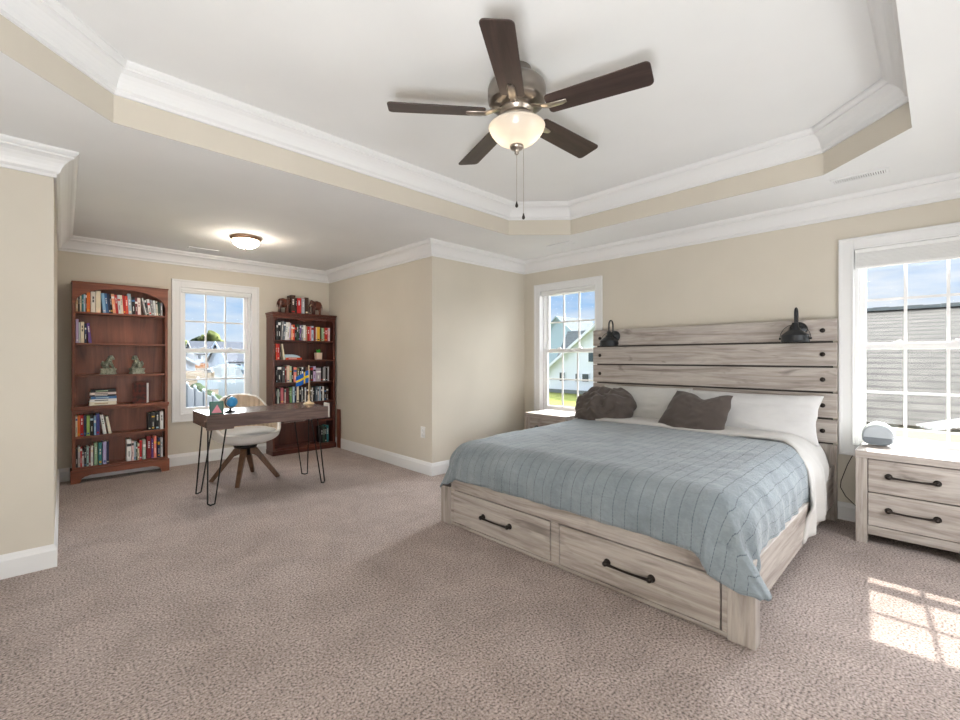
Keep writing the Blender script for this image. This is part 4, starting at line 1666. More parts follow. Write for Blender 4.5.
SHELVES = {
 'L_top': [('tan',0.189,0.205,0.15,0),('black',0.207,0.218,0.15,0),('cream',0.219,0.231,0.155,0),('teal',0.234,0.246,0.165,0),('pale blue',0.246,0.259,0.17,0),('dark brown',0.26,0.268,0.18,0),('orange',0.268,0.296,0.195,0),('off-white',0.3,0.335,0.205,0),('cream',0.337,0.375,0.215,0),('light blue',0.392,0.417,0.195,-5),('blue',0.417,0.438,0.195,-5),('navy',0.439,0.454,0.195,-5),('black',0.455,0.47,0.19,-5),('peach',0.47,0.494,0.195,-5),('red',0.494,0.514,0.19,-4),('pale grey',0.515,0.538,0.19,-4),('cream',0.538,0.554,0.19,-4),('red',0.555,0.574,0.19,-4),('vermilion',0.575,0.595,0.185,-3),('blue-grey',0.597,0.624,0.21,-3),('black',0.624,0.653,0.18,-2),('maroon',0.653,0.672,0.175,-2),('blush white',0.673,0.699,0.175,-2),('white',0.74,0.75,0.18,-11),('black',0.753,0.767,0.17,-10),('grey-white',0.77,0.793,0.17,-8),('grey',0.796,0.813,0.165,-7),('white',0.816,0.833,0.16,-5),('ivory',0.835,0.849,0.155,-4),('dark green',0.852,0.864,0.15,-2),('grey',0.868,0.886,0.14,0)],
 'L_second': [('lilac',0.19,0.209,0.23,0),('pale grey',0.21,0.221,0.2,0),('cream',0.223,0.25,0.205,0),('navy',0.254,0.268,0.19,0),('purple',0.285,0.307,0.195,-5)],
 'L_lower_l': [('cream',0.184,0.2,0.205,0),('orange',0.201,0.219,0.21,0),('red',0.22,0.245,0.21,0),('navy',0.246,0.266,0.2,0),('lime green',0.268,0.293,0.2,0),('black',0.295,0.319,0.2,0),('light blue',0.323,0.338,0.19,0),('indigo',0.34,0.366,0.21,0),('white',0.396,0.421,0.195,-8),('ivory',0.438,0.461,0.175,-9.5)],
 'L_lower_r': [('black',0.761,0.786,0.18,0),('charcoal',0.789,0.818,0.185,0),('black',0.822,0.859,0.19,0),('white',0.864,0.893,0.19,0)],
 'L_bot_l': [('black',0.186,0.205,0.18,0),('grey-white',0.206,0.221,0.2,0),('red',0.221,0.234,0.195,0),('white',0.234,0.248,0.14,0),('black',0.249,0.268,0.18,0),('pale teal',0.269,0.284,0.19,0),('maroon',0.285,0.299,0.18,0),('white',0.3,0.316,0.19,0),('black',0.317,0.325,0.18,0),('sage green',0.326,0.35,0.22,0),('teal',0.358,0.384,0.22,0),('lavender',0.39,0.419,0.225,0),('navy',0.42,0.438,0.225,0)],
 'L_bot_r': [('white',0.581,0.619,0.225,0),('pale pink',0.621,0.638,0.2,0),('blue-grey',0.638,0.655,0.195,0),('dark green',0.656,0.667,0.19,0),('cream',0.669,0.684,0.17,0),('red',0.686,0.707,0.2,0),('grey-green',0.712,0.739,0.205,0),('dark red',0.748,0.787,0.235,0),('purple',0.789,0.805,0.2,0),('salmon',0.81,0.834,0.23,0),('navy',0.843,0.865,0.21,0),('light grey',0.869,0.888,0.205,0)],
 'R_top': [('charcoal',2.054,2.073,0.24,0),('black',2.076,2.108,0.24,0),('grey',2.111,2.128,0.235,4),('slate',2.13,2.157,0.23,4),('white',2.158,2.184,0.225,4),('off-white',2.186,2.208,0.225,4),('lilac',2.209,2.226,0.215,3),('peach',2.24,2.259,0.195,0),('vermilion',2.26,2.284,0.2,0),('black',2.287,2.306,0.205,0),('dark green',2.309,2.335,0.21,0),('black',2.336,2.346,0.2,0),('purple',2.348,2.363,0.2,0),('grey',2.369,2.392,0.2,0),('white',2.397,2.425,0.2,0),('tan',2.43,2.446,0.19,0),('red',2.45,2.48,0.185,0),('pink',2.481,2.499,0.185,0),('pale blue',2.504,2.534,0.195,0),('dark red',2.535,2.558,0.185,0),('cream',2.563,2.575,0.18,0),('yellow',2.578,2.619,0.185,0),('black',2.622,2.639,0.17,0),('sage green',2.641,2.669,0.175,0),('olive',2.671,2.685,0.17,0),('red',2.686,2.719,0.18,0),('crimson',2.72,2.732,0.18,0),('pale pink',2.734,2.757,0.18,0)],
 'R_second': [('vermilion',2.047,2.064,0.2,0),('red',2.066,2.093,0.2,0),('black',2.095,2.11,0.205,0),('cream',2.142,2.159,0.2,-8)],
 'R_third': [('black',2.049,2.066,0.2,0),('black',2.068,2.119,0.21,0),('dark grey',2.12,2.159,0.2,0),('dark red',2.162,2.177,0.2,0),('blush',2.182,2.216,0.215,0),('pale green',2.218,2.241,0.205,0),('black',2.244,2.269,0.2,0),('salmon',2.27,2.309,0.19,0),('olive',2.32,2.34,0.18,0),('black',2.342,2.37,0.18,0),('white',2.372,2.39,0.19,0),('black',2.392,2.425,0.19,0),('brown',2.426,2.469,0.19,0),('black',2.489,2.528,0.19,0),('lilac',2.53,2.563,0.2,0),('mauve grey',2.565,2.632,0.175,0),('black',2.634,2.658,0.19,0),('grey',2.661,2.7,0.18,0),('black',2.703,2.723,0.18,0),('light grey',2.732,2.742,0.19,0)],
 'R_fourth': [('black',2.049,2.062,0.19,0),('grey-green',2.065,2.083,0.18,0),('black',2.085,2.103,0.19,0),('rose',2.105,2.141,0.195,0),('black',2.142,2.154,0.19,0),('blush white',2.156,2.169,0.18,0),('maroon',2.172,2.208,0.19,0),('black',2.209,2.218,0.19,0),('green',2.22,2.247,0.195,0),('pale blue',2.258,2.281,0.205,0),('navy',2.283,2.306,0.2,0),('cream',2.309,2.337,0.205,0),('black',2.34,2.37,0.195,0),('grey',2.374,2.392,0.19,0),('black',2.393,2.411,0.19,0),('white',2.413,2.428,0.185,0),('dark brown',2.44,2.474,0.19,0),('black',2.484,2.504,0.19,0),('white',2.508,2.52,0.18,0),('black',2.523,2.543,0.18,0),('slate',2.557,2.587,0.19,0),('light grey',2.589,2.604,0.18,0),('pale blue',2.614,2.632,0.19,0),('black',2.634,2.65,0.19,0),('white',2.654,2.675,0.19,0),('black',2.678,2.706,0.18,0),('dark brown',2.712,2.737,0.18,0)],
 'R_fifth': [('black',2.132,2.162,0.17,0),('cream',2.166,2.193,0.18,0),('ivory',2.196,2.226,0.17,0)],
 'R_bot': [('black',2.636,2.66,0.21,0),('dark green',2.662,2.686,0.22,0),('black',2.689,2.712,0.21,0),('teal',2.716,2.743,0.225,0)],
 'R_case': [('dark brown',2.247,2.305,0.235,0),('black',2.308,2.322,0.2,0),('red',2.324,2.38,0.205,0),('silver',2.384,2.425,0.205,0),('dark brown',2.428,2.477,0.22,0)],
}


PLACE = {'L_top': (LSH[0], 'top shelf of the arched bookcase', ''), 'L_second': (LSH[1], 'second shelf of the arched bookcase', ''),
         'L_lower_l': (LSH[4], 'waist shelf of the arched bookcase', 'left group'), 'L_lower_r': (LSH[4], 'waist shelf of the arched bookcase', 'right group'),
         'L_bot_l': (LSH[5], 'bottom shelf of the arched bookcase', 'left group'), 'L_bot_r': (LSH[5], 'bottom shelf of the arched bookcase', 'right group'),
         'R_top': (RSH[0], 'top shelf of the mahogany bookcase', ''), 'R_second': (RSH[1], 'second shelf of the mahogany bookcase', ''),
         'R_third': (RSH[2], 'third shelf of the mahogany bookcase', ''), 'R_fourth': (RSH[3], 'fourth shelf of the mahogany bookcase', ''),
         'R_fifth': (RSH[4], 'fifth shelf of the mahogany bookcase', ''), 'R_bot': (RSH[5], 'bottom shelf of the mahogany bookcase', ''),
         'R_case': (RZ, 'row between the elephants on the mahogany bookcase', '')}
for key, lst in SHELVES.items():
    z, where, part = PLACE[key]
    for i, (col, x0, x1, h, lean) in enumerate(lst):
        yf = (5.765 if key[0] == 'L' else 5.70) + brnd.uniform(0, 0.012)
        dep = 0.118 if key[0] == 'L' else 0.135
        if key == 'R_case':
            yf = 5.735
        who = '%s book %s from left%s on %s' % (col, ORD[i + 1], (' in the ' + part) if part else '', where) if not part else \
            '%s book %s from left in %s, %s' % (col, ORD[i + 1], part, where)
        if key == 'R_case':
            who = '%s book %s from left in the %s' % (col, ORD[i + 1], where)
        place_book(col, x0, x1, h, lean, yf, z, who, 'books, ' + (part + ' on the ' if part else '') + where, dep)


def flat_book(col, x0, x1, z, th, yf, dep, label, group, yaw=0.0, band=None):
    t = thing('book', (0, 0, 0), label, 'book', group)
    w = x1 - x0
    mc, mp = MB(), MB()
    c = min(0.003, th * 0.14)
    mc.box(-w / 2, w / 2, 0, dep, 0, c)
    mc.box(-w / 2, w / 2, 0, dep, th - c, th)
    mc.box(-w / 2, w / 2, 0, c, c, th - c)
    if band:
        mc.box(-w * 0.32, w * 0.18, -0.0006, 0.0002, th * 0.36, th * 0.64, 1)
    mp.box(-w / 2 + 0.003, w / 2 - 0.003, c, dep - 0.004, c, th - c)
    mc.build('cover', [bmat[col], bmat[band or 'white']], t)
    mp.build('pages', M['paper'], t)
    t.location = ((x0 + x1) / 2, yf, z)
    t.rotation_euler = (0, 0, R(yaw))
    return t


z = LSH[3] + 0.003
for i, (col, x0, x1, th, pos, band) in enumerate((
        ('ivory', 0.288, 0.497, 0.034, 'cream book at the bottom of the flat stack in the arched bookcase', 'tan'),
        ('white', 0.290, 0.499, 0.026, 'white book second from bottom of the flat stack in the arched bookcase', 'black'),
        ('blue', 0.300, 0.498, 0.026, 'blue book in the middle of the flat stack in the arched bookcase', 'pale blue'),
        ('black', 0.292, 0.490, 0.016, 'thin black book above the blue one in the flat stack', 'white'),
        ('blush white', 0.292, 0.495, 0.022, 'pale pink book second from top of the flat stack in the arched bookcase', 'black'),
        ('black', 0.300, 0.492, 0.028, 'black book on top of the flat stack in the arched bookcase', 'pale green'))):
    flat_book(col, x0, x1, z, th, 5.765, 0.13, pos, 'flat stack of books in the arched bookcase', (0.6, -0.8, 0.4, -0.5, 0.7, -0.3)[i], band)
    z += th + 0.0006

# patterned album standing face forward with its white page edge to the right
t = thing('album', (0, 0, 0), 'dark brown patterned album standing face forward with white page edges in the arched bookcase', 'album')
M['album'] = pmat('album_leather_brown', lin(74, 50, 46), 0.5)
tt = noise_node(M['album'], 26, 3)
setc(M['album'], ramp(M['album'], tt.outputs['Fac'], [(0.42, lin(68, 50, 48)), (0.58, lin(112, 56, 50))]))
mc, mp = MB(), MB()
w, h, d = 0.132, 0.212, 0.052
mc.box(0, w, 0, 0.004, 0, h)
mc.box(0, w, d - 0.004, d, 0, h)
mc.box(0, 0.004, 0.004, d - 0.004, 0, h)
mp.box(0.004, w - 0.004, 0.004, d - 0.004, 0.004, h - 0.004)
mc.build('cover', M['album'], t, bevel=0.001)
mp.build('pages', bmat['white'], t)
t.location = (0.628, 5.783, LSH[3] + 0.003)
t.rotation_euler = (0, 0, R(-34))

# magazines lying on the second shelf of the mahogany bookcase
flat_book('vermilion', 2.166, 2.372, RSH[1] + 0.001, 0.025, 5.70, 0.15, 'flat red book under the pale blue one on the second mahogany shelf', 'flat books on the second mahogany shelf', 0.5, 'white')
t = thing('book', (0, 0, 0), 'pale blue softcover lying on the flat red book on the second mahogany shelf', 'book', 'flat books on the second mahogany shelf')
mb = MB()
nn = 14
top_ = [(-0.098 + 0.196 * k / nn, 0.010 + 0.030 * math.sin(PI * (0.16 + 0.84 * k / nn)) ** 0.7) for k in range(nn + 1)]
mb.prism([(-0.098, 0.0)] + top_ + [(0.098, 0.0)], 'y', 0, 0.14)
mb.build('cover', bmat['pale blue'], t)
mb = MB()
mb.box(-0.09, 0.085, -0.002, 0.001, 0.003, 0.007)
mb.build('pages', M['paper'], t)
t.location = (2.255, 5.705, RSH[1] + 0.0275)

# small square pot with a green plant
t = thing('potted_plant', (2.620, 5.76, RSH[1] + 0.001), 'small green plant in a square pale pot on the second mahogany shelf', 'plant')
M['pot'] = pmat('pot_pale_pink', lin(222, 198, 180), 0.6)
M['sprout'] = leafmat('sprout_green', lin(48, 150, 52), lin(96, 200, 84))
mb = MB()
x, y, z = 2.620, 5.76, RSH[1] + 0.001
mb.prism([(-.036, 0), (.036, 0), (.041, .092), (-.041, .092)], 'y', -0.038, 0.038, 0, Matrix.Translation((x, y, z)))
mb.build('pot', M['pot'], t, bevel=0.004)
mb = MB()
for k in range(26):
    a, q2 = brnd.uniform(0, 2 * PI), brnd.uniform(0, 0.026)
    mb.ball((x + q2 * math.cos(a), y + q2 * math.sin(a), z + 0.094 + brnd.uniform(0.0, 0.03)), (0.010, 0.010, 0.012), 8, 6)
mb.build('leaves', M['sprout'], t)

# ================================================================ STATUES
def remeshed(mb, name, mat, parent, voxel):
    o = mb.build(name, mat, parent)
    r_ = o.modifiers.new('remesh', 'REMESH')
    r_.mode = 'VOXEL'
    r_.voxel_size = voxel
    r_.use_smooth_shade = True
    s_ = o.modifiers.new('soft', 'SMOOTH')
    s_.iterations = 4
    s_.factor = 0.5
    return o


def speckle(name, a, b2, rough, metal=0.0):
    m = pmat(name, a, rough, metal)
    t_ = noise_node(m, 40, 5, 0.7)
    setc(m, ramp(m, t_.outputs['Fac'], [(0.38, a), (0.62, b2)]))
    return m


M['jade'] = speckle('verdigris_stone', lin(66, 70, 62), lin(158, 162, 142), 0.5)
M['jade_l'] = speckle('pale_verdigris_stone', lin(120, 124, 110), lin(176, 178, 160), 0.6)
M['elephant'] = speckle('carved_red_brown_wood', lin(52, 22, 15), lin(104, 52, 34), 0.3)
M['ivory'] = pmat('tusk_ivory', lin(226, 210, 176), 0.4)


def lion(x, flip, label):
    """seated guardian lion on a block; built looking along +x"""
    t = thing('lion_statue', (0, 0, 0), label, 'statue', 'pair of stone lions')
    mb = MB()
    mb.box(-0.070, 0.070, -0.040, 0.040, 0, 0.014)
    mb.box(-0.064, 0.064, -0.035, 0.035, 0.014, 0.040)
    mb.box(-0.070, 0.070, -0.040, 0.040, 0.040, 0.054)
    mb.build('base', M['jade_l'], t, bevel=0.003)
    mb = MB()
    z = 0.052
    mb.ball((-0.030, 0, z + 0.030), (0.032, 0.030, 0.030))            # haunches
    mb.tube([(-0.034, 0, z + 0.030), (-0.008, 0, z + 0.052), (0.018, 0, z + 0.074)], [0.028, 0.027, 0.023], 12)
    mb.ball((0.014, 0, z + 0.062), (0.022, 0.024, 0.026))             # chest
    mb.ball((0.028, 0, z + 0.100), (0.024, 0.023, 0.024))             # head
    mb.ball((0.046, 0, z + 0.093), (0.013, 0.015, 0.012))             # muzzle
    mb.ball((0.050, 0, z + 0.085), (0.009, 0.011, 0.005))             # jaw
    for s in (-1, 1):
        mb.ball((0.022, s * 0.019, z + 0.116), (0.006, 0.005, 0.008), 8, 6)   # ears
        mb.ball((0.044, s * 0.010, z + 0.103), (0.005, 0.004, 0.004), 8, 6)   # brows
        mb.tube([(0.020, s * 0.018, z + 0.055), (0.036, s * 0.019, z + 0.028), (0.042, s * 0.019, z + 0.006)], [0.013, 0.010, 0.009], 8)
        mb.ball((0.048, s * 0.019, z + 0.006), (0.013, 0.010, 0.008), 8, 6)   # front paws
        mb.ball((-0.020, s * 0.026, z + 0.022), (0.024, 0.012, 0.020), 10, 8)  # thighs
        mb.ball((0.000, s * 0.030, z + 0.006), (0.018, 0.009, 0.008), 8, 6)    # hind paws
        for k in range(4):
            mb.ball((0.018 - k * 0.006, s * 0.020, z + 0.104 - k * 0.014), 0.009, 8, 6)  # mane curls
    for k in range(4):
        mb.ball((0.006 - k * 0.008, 0, z + 0.110 - k * 0.014), 0.011, 8, 6)
    mb.tube([(-0.056, 0, z + 0.020), (-0.066, 0, z + 0.045), (-0.054, 0, z + 0.066), (-0.044, 0, z + 0.062)], [0.009, 0.010, 0.009, 0.006], 8)
    if flip:
        pass
    remeshed(mb, 'lion_figure', M['jade'], t, 0.0032)
    t.scale = (0.86, 0.86, 1.10)
    t.location = (x, 5.80, LSH[2] + 0.0005)
    t.rotation_euler = (0, 0, PI + R(20) if flip else R(-20))
    return t


lion(0.436, False, 'greenish stone lion on a block at the left, facing right in the arched bookcase')
lion(0.668, True, 'greenish stone lion on a block at the right, facing left in the arched bookcase')


def elephant(x, flip, label):
    """walking elephant, head towards +x"""
    t = thing('elephant_statue', (0, 0, 0), label, 'statue', 'carved elephants on the mahogany bookcase')
    mb = MB()
    mb.ball((0, 0, 0.108), (0.074, 0.043, 0.052))
    mb.ball((-0.040, 0, 0.104), (0.046, 0.042, 0.050))
    mb.ball((0.040, 0, 0.108), (0.042, 0.040, 0.048))
    mb.tube([(0.05, 0, 0.122), (0.078, 0, 0.130)], [0.034, 0.030], 12)
    mb.ball((0.088, 0, 0.130), (0.032, 0.030, 0.036))
    mb.tube([(0.106, 0, 0.126), (0.124, 0, 0.098), (0.128, 0, 0.062), (0.122, 0, 0.034), (0.110, 0, 0.022)], [0.019, 0.015, 0.012, 0.010, 0.008], 10)
    for s in (-1, 1):
        mb.tube([(0.052, s * 0.024, 0.09), (0.060, s * 0.025, 0.045), (0.058, s * 0.025, 0.004)], [0.022, 0.0165, 0.017], 10)
        mb.tube([(-0.046, s * 0.024, 0.09), (-0.054 + s * 0.012, s * 0.025, 0.045), (-0.056 + s * 0.016, s * 0.025, 0.004)], [0.024, 0.017, 0.017], 10)
        mb.ball((0.072, s * 0.036, 0.122), (0.024, 0.007, 0.032), 12, 8)
    mb.tube([(-0.084, 0, 0.118), (-0.094, 0, 0.092), (-0.092, 0, 0.058)], [0.008, 0.006, 0.005], 8)
    remeshed(mb, 'elephant_figure', M['elephant'], t, 0.0035)
    mb = MB()
    for s in (-1, 1):
        mb.tube([(0.106, s * 0.018, 0.112), (0.124, s * 0.021, 0.096), (0.140, s * 0.020, 0.096)], [0.006, 0.005, 0.0015], 8)
    mb.build('tusks', M['ivory'], t)
    t.location = (x, 5.775, RZ + 0.0005)
    if flip:
        t.rotation_euler = (0, 0, PI)
    t.scale = (0.80, 0.95, 1.20)
    return t


elephant(2.160, False, 'carved red brown elephant at the left end facing the books on the mahogany bookcase')
elephant(2.606, True, 'carved red brown elephant at the right end facing the books on the mahogany bookcase')

# ================================================================ DESK
DX0, DX1, DY0, DY1, DZ0, DZ1 = 0.925, 1.955, 4.08, 4.575, 0.636, 0.745
desk = thing('desk', (1.44, 4.33, 0), 'dark rustic wooden desk on black hairpin legs in the alcove', 'desk')
mb = MB()
mb.box(DX0, DX1, DY0, DY1, DZ0, DZ1)
mb.build('desk_box', M['desk'], desk, bevel=0.003)
mb = MB()
mb.box(DX1, DX1 + 0.014, DY0 - 0.004, DY0 + 0.10, DZ0, DZ1 + 0.030)
mb.build('end_strip', pmat('end_strip_pale', lin(206, 198, 186), 0.4), desk, bevel=0.004)
for sx, xx in ((1, DX0), (-1, DX1)):
    for sy, yy in ((1, DY0), (-1, DY1)):
        mb = MB()
        bx_, by_ = xx + sx * 0.014, yy + sy * 0.020          # foot
        a = (xx + sx * 0.040, yy + sy * 0.150, DZ0 - 0.004)
        c = (xx + sx * 0.150, yy + sy * 0.040, DZ0 - 0.004)
        f1 = (bx_, by_ + sy * 0.030, 0.016)
        f2 = (bx_ + sx * 0.046, by_, 0.016)
        mid = ((f1[0] + f2[0]) / 2 - sx * 0.006, (f1[1] + f2[1]) / 2 - sy * 0.006, 0.0072)
        mb.tube([a, f1, mid, f2, c], 0.0066, 8)
        lg = mb.build('leg', M['black'], desk)
        mb = MB()
        mb.box(xx + sx * 0.012, xx + sx * 0.185, yy + sy * 0.012, yy + sy * 0.185, DZ0 - 0.006, DZ0)
        mb.build('mounting_plate', M['black'], lg)
mb = MB()
mb.box(DX0 + 0.004, DX0 + 0.20, DY0 + 0.004, DY0 + 0.05, DZ0 - 0.016, DZ0)
mb.build('under_cleat', M['desk'], desk)
mb = MB()
mb.box(DX1 - 0.42, DX1 - 0.22, DY0 + 0.004, DY0 + 0.05, DZ0 - 0.012, DZ0)
mb.build('under_cleat', M['desk'], desk)

# picture card on a stand
t = thing('picture_frame', (0, 0, 0), 'small green framed picture of a pink triangle standing on the desk', 'picture')
mb = MB()
e = 0.008
mb.box(-.052, .052, -.006, .006, 0, e)
mb.box(-.052, .052, -.006, .006, .104 - e, .104)
mb.box(-.052, -.052 + e, -.006, .006, e, .104 - e)
mb.box(.052 - e, .052, -.006, .006, e, .104 - e)
mb.build('frame', pmat('frame_green', lin(34, 104, 84), 0.5), t, bevel=0.001)
mb = MB()
mb.box(-.044, .044, -.003, .005, e, .104 - e)
art = mb.build('picture', pmat('art_dusky_teal', lin(84, 120, 112), 0.6), t)
mb = MB()
mb.prism([(-.036, e), (.040, e), (.004, .078)], 'y', -.0042, -.003)
mb.build('pink_triangle', pmat('art_pink', lin(222, 142, 158), 0.6), art)
mb = MB()
mb.box(-.012, .012, 0.0, 0.003, 0, 0.075, 0, Matrix.Translation((0, 0.034, 0)) @ Matrix.Rotation(R(20), 4, 'X'))
mb.build('prop_leg', M['black'], t)
t.location = (1.012, 4.16, DZ1 + 0.0005)
t.rotation_euler = (0, 0, R(-8))

# globe
gx, gy, gz = 1.125, 4.195, DZ1 + 0.0008
t = thing('desk_globe', (gx, gy, gz), 'small blue globe on a black stand on the desk', 'globe')
mb = MB()
mb.lathe([(0.042, 0), (0.042, 0.006), (0.026, 0.012), (0.008, 0.018), (0.007, 0.030), (0.010, 0.036), (0.0, 0.038)], (gx, gy, gz), 24)
mb.build('base', M['black'], t)
gc = Vector((gx + 0.012, gy, gz + 0.088))
tilt = R(23)
mb = MB()
pts = []
for k in range(21):
    a = PI / 2 + PI * k / 20 + tilt * 0.6
    pts.append((gc.x + 0.053 * math.cos(a), gc.y, gc.z + 0.053 * math.sin(a)))
mb.tube(pts, 0.004, 8, flat=1.0)
mb.ball(pts[0], 0.0065, 10, 8)
mb.tube([(gx, gy, gz + 0.034), (gc.x - 0.004, gc.y, gc.z - 0.052)], 0.005, 8)
mb.build('meridian_arm', M['black'], t)
M['globe'] = pmat('globe_blue_and_land', lin(58, 140, 190), 0.3)
tg = noise_node(M['globe'], 16, 3, 0.5)
setc(M['globe'], ramp(M['globe'], tg.outputs['Fac'], [(0.50, lin(52, 138, 196)), (0.545, lin(96, 170, 206)), (0.56, lin(206, 140, 108)), (0.70, lin(216, 170, 130))]))
mb = MB()
mb.ball(tuple(gc), 0.046, 32, 20)
mb.build('sphere', M['globe'], t)

# table flag on a turned wooden stand
fx, fy = 1.905, 4.405
t = thing('table_flag', (fx, fy, DZ1), 'little blue flag with a yellow cross on a pale wooden stand on the desk', 'flag')
M['pale_wood'] = pmat('pale_turned_wood', lin(226, 202, 162), 0.45)
mb = MB()
mb.lathe([(0.052, 0), (0.052, 0.008), (0.046, 0.014), (0.028, 0.018), (0.014, 0.026), (0.010, 0.045), (0.008, 0.08), (0.0055, 0.10), (0.0, 0.102)], (fx, fy, DZ1 + 0.0008), 24)
mb.build('stand', M['pale_wood'], t)
mb = MB()
mb.tube([(fx, fy, DZ1 + 0.09), (fx, fy, 1.128)], 0.0042, 10)
mb.ball((fx, fy, 1.130), 0.007, 10, 8)
mb.build('pole', M['pale_wood'], t)
mb = MB()
mb.tube([(fx + 0.005, fy - 0.004, 1.10), (fx + 0.007, fy - 0.006, 0.95), (fx + 0.018, fy - 0.008, 0.84), (fx + 0.030, fy - 0.012, 0.80), (fx + 0.022, fy - 0.014, 0.785), (fx + 0.010, fy - 0.006, 0.80)], 0.0013, 6)
mb.build('cord', M['pale_wood'], t)
NU, NV = 32, 20
mb = MB()
for j in range(NV + 1):
    for i in range(NU + 1):
        u, v = i / NU, j / NV
        drop = 0.068 * u ** 1.2
        ln = 0.146
        x = fx + 0.002 - ln * u * 0.93
        y = fy + 0.016 * math.sin(u * 7.5) * u - 0.02 * u
        z = 1.090 - drop - (0.124 - 0.025 * u) * (1 - v)
        mb.v.append((x, y, z))
for j in range(NV):
    for i in range(NU):
        k = j * (NU + 1) + i
        mb.f.append((k, k + 1, k + NU + 2, k + NU + 1))
        u, v = (i + .5) / NU, (j + .5) / NV
        mb.m.append(1 if (0.32 < u < 0.45 or 0.40 < v < 0.60) else 0)
        mb.s.append(True)
fl_ = mb.build('flag_cloth', [pmat('flag_blue', lin(22, 98, 190), 0.8), pmat('flag_yellow', lin(250, 214, 40), 0.8)], t)
sd = fl_.modifiers.new('thickness', 'SOLIDIFY')
sd.thickness = 0.0012

# ================================================================ DESK CHAIR
chx, chy = 1.438, 4.80
ch = thing('desk_chair', (chx, chy, 0), 'pale grey swivel tub chair with ribbed beige back and wooden legs behind the desk', 'chair')
M['ch_out'] = pmat('chair_shell_white', lin(226, 224, 220), 0.55)
M['ch_in'] = fabric('chair_ribbed_beige', lin(218, 198, 176), weave=500)
n_, l_, b_ = nodes_of(M['ch_in'])
tc = n_.new('ShaderNodeTexCoord')
sx_ = n_.new('ShaderNodeSeparateXYZ')
l_.new(tc.outputs['Object'], sx_.inputs[0])
at = n_.new('ShaderNodeMath')
at.operation = 'ARCTAN2'
l_.new(sx_.outputs['X'], at.inputs[0])
l_.new(sx_.outputs['Y'], at.inputs[1])
mm_ = n_.new('ShaderNodeMath')
mm_.operation = 'MULTIPLY'
mm_.inputs[1].default_value = 34.0
l_.new(at.outputs[0], mm_.inputs[0])
sn = n_.new('ShaderNodeMath')
sn.operation = 'SINE'
l_.new(mm_.outputs[0], sn.inputs[0])
bp = n_.new('ShaderNodeBump')
bp.inputs['Strength'].default_value = 0.6
bp.inputs['Distance'].default_value = 0.008
l_.new(sn.outputs[0], bp.inputs['Height'])
l_.new(bp.outputs[0], b_.inputs['Normal'])
M['ch_seat'] = fabric('chair_seat_pale_grey', lin(206, 206, 206), weave=500)
RXs, RYs = 0.318, 0.300
ZB = 0.345


def rim(th):
    """rim height by angle from the back (0) to the front (pi)"""
    a = abs(th)
    if a < 0.55:
        return 0.825 - 0.022 * (a / 0.55) ** 2
    if a < 1.35:
        k = (a - 0.55) / 0.8
        k = k * k * (3 - 2 * k)
        return 0.803 + (0.645 - 0.803) * k
    if a < 2.2:
        k = (a - 1.35) / 0.85
        k = k * k * (3 - 2 * k)
        return 0.645 + (0.475 - 0.645) * k
    return 0.475 - 0.012 * (a - 2.2)


def shell_pt(th, s, inset=0.0):
    zr = rim(th)
    # rounded bowl: quarter-ellipse floor then rising wall
    if s < 0.45:
        q2 = s / 0.45
        r = math.sin(q2 * PI / 2) * 0.96
        z = ZB + 0.105 * (1 - math.cos(q2 * PI / 2))
    else:
        q2 = (s - 0.45) / 0.55
        r = 0.96 + 0.04 * math.sin(q2 * PI / 2) + 0.05 * q2 * max(0, math.cos(th))
        z = ZB + 0.105 + (zr - ZB - 0.105) * q2
    x = (RXs - inset) * r * math.sin(th)
    if s > 0.45:
        x *= 1 - 0.13 * q2 * max(0.0, math.cos(th)) ** 0.6
    y = (RYs - inset) * r * math.cos(th)
    return (chx + x, chy + y, z + (inset * 0.8 if s < 0.45 else inset * 0.8 * (1 - (s - .45) / .55)))


NT, NS = 64, 22
for nm, inset, mt in (('outer_shell', 0.0, M['ch_out']), ('backrest', 0.034, M['ch_in'])):
    mb = MB()
    for j in range(NS + 1):
        for i in range(NT):
            mb.v.append(shell_pt(-PI + 2 * PI * i / NT, j / NS, inset))
    for j in range(NS):
        for i in range(NT):
            k, k2 = j * NT + i, j * NT + (i + 1) % NT
            f = (k, k2, k2 + NT, k + NT)
            mb.f.append(f if inset else f[::-1])
            mb.m.append(0)
            mb.s.append(True)
    if not inset:     # rolled rim joining shell and lining
        k0 = NS * NT
        n0 = len(mb.v)
        for i in range(NT):
            th = -PI + 2 * PI * i / NT
            p, q2 = Vector(shell_pt(th, 1, 0)), Vector(shell_pt(th, 1, 0.034))
            mb.v.append(tuple((p + q2) / 2 + Vector((0, 0, 0.012))))
        for i in range(NT):
            mb.v.append(shell_pt(-PI + 2 * PI * i / NT, 1, 0.034))
        for i in range(NT):
            i2 = (i + 1) % NT
            mb.f.append((k0 + i, n0 + i, n0 + i2, k0 + i2))
            mb.f.append((n0 + i, n0 + NT + i, n0 + NT + i2, n0 + i2))
            mb.m += [0, 0]
            mb.s += [True, True]
    mb.build(nm, mt, ch, weld=True)
mb = MB()
mb.lathe([(0.0, 0.405), (0.21, 0.405), (0.262, 0.425), (0.275, 0.455), (0.262, 0.485), (0.20, 0.503), (0.0, 0.508)], (chx, chy - 0.012, 0), 40)
mb.build('seat', M['ch_seat'], ch)
hx, hy = 1.412, 4.752
mb = MB()
mb.lathe([(0.045, 0.25), (0.055, 0.26), (0.055, 0.318), (0.10, 0.325), (0.11, 0.352), (0.0, 0.352)], (chx - 0.02, chy - 0.03, 0), 24)
mb.build('swivel_hub', M['black'], ch)
hx, hy = chx - 0.02, chy - 0.03
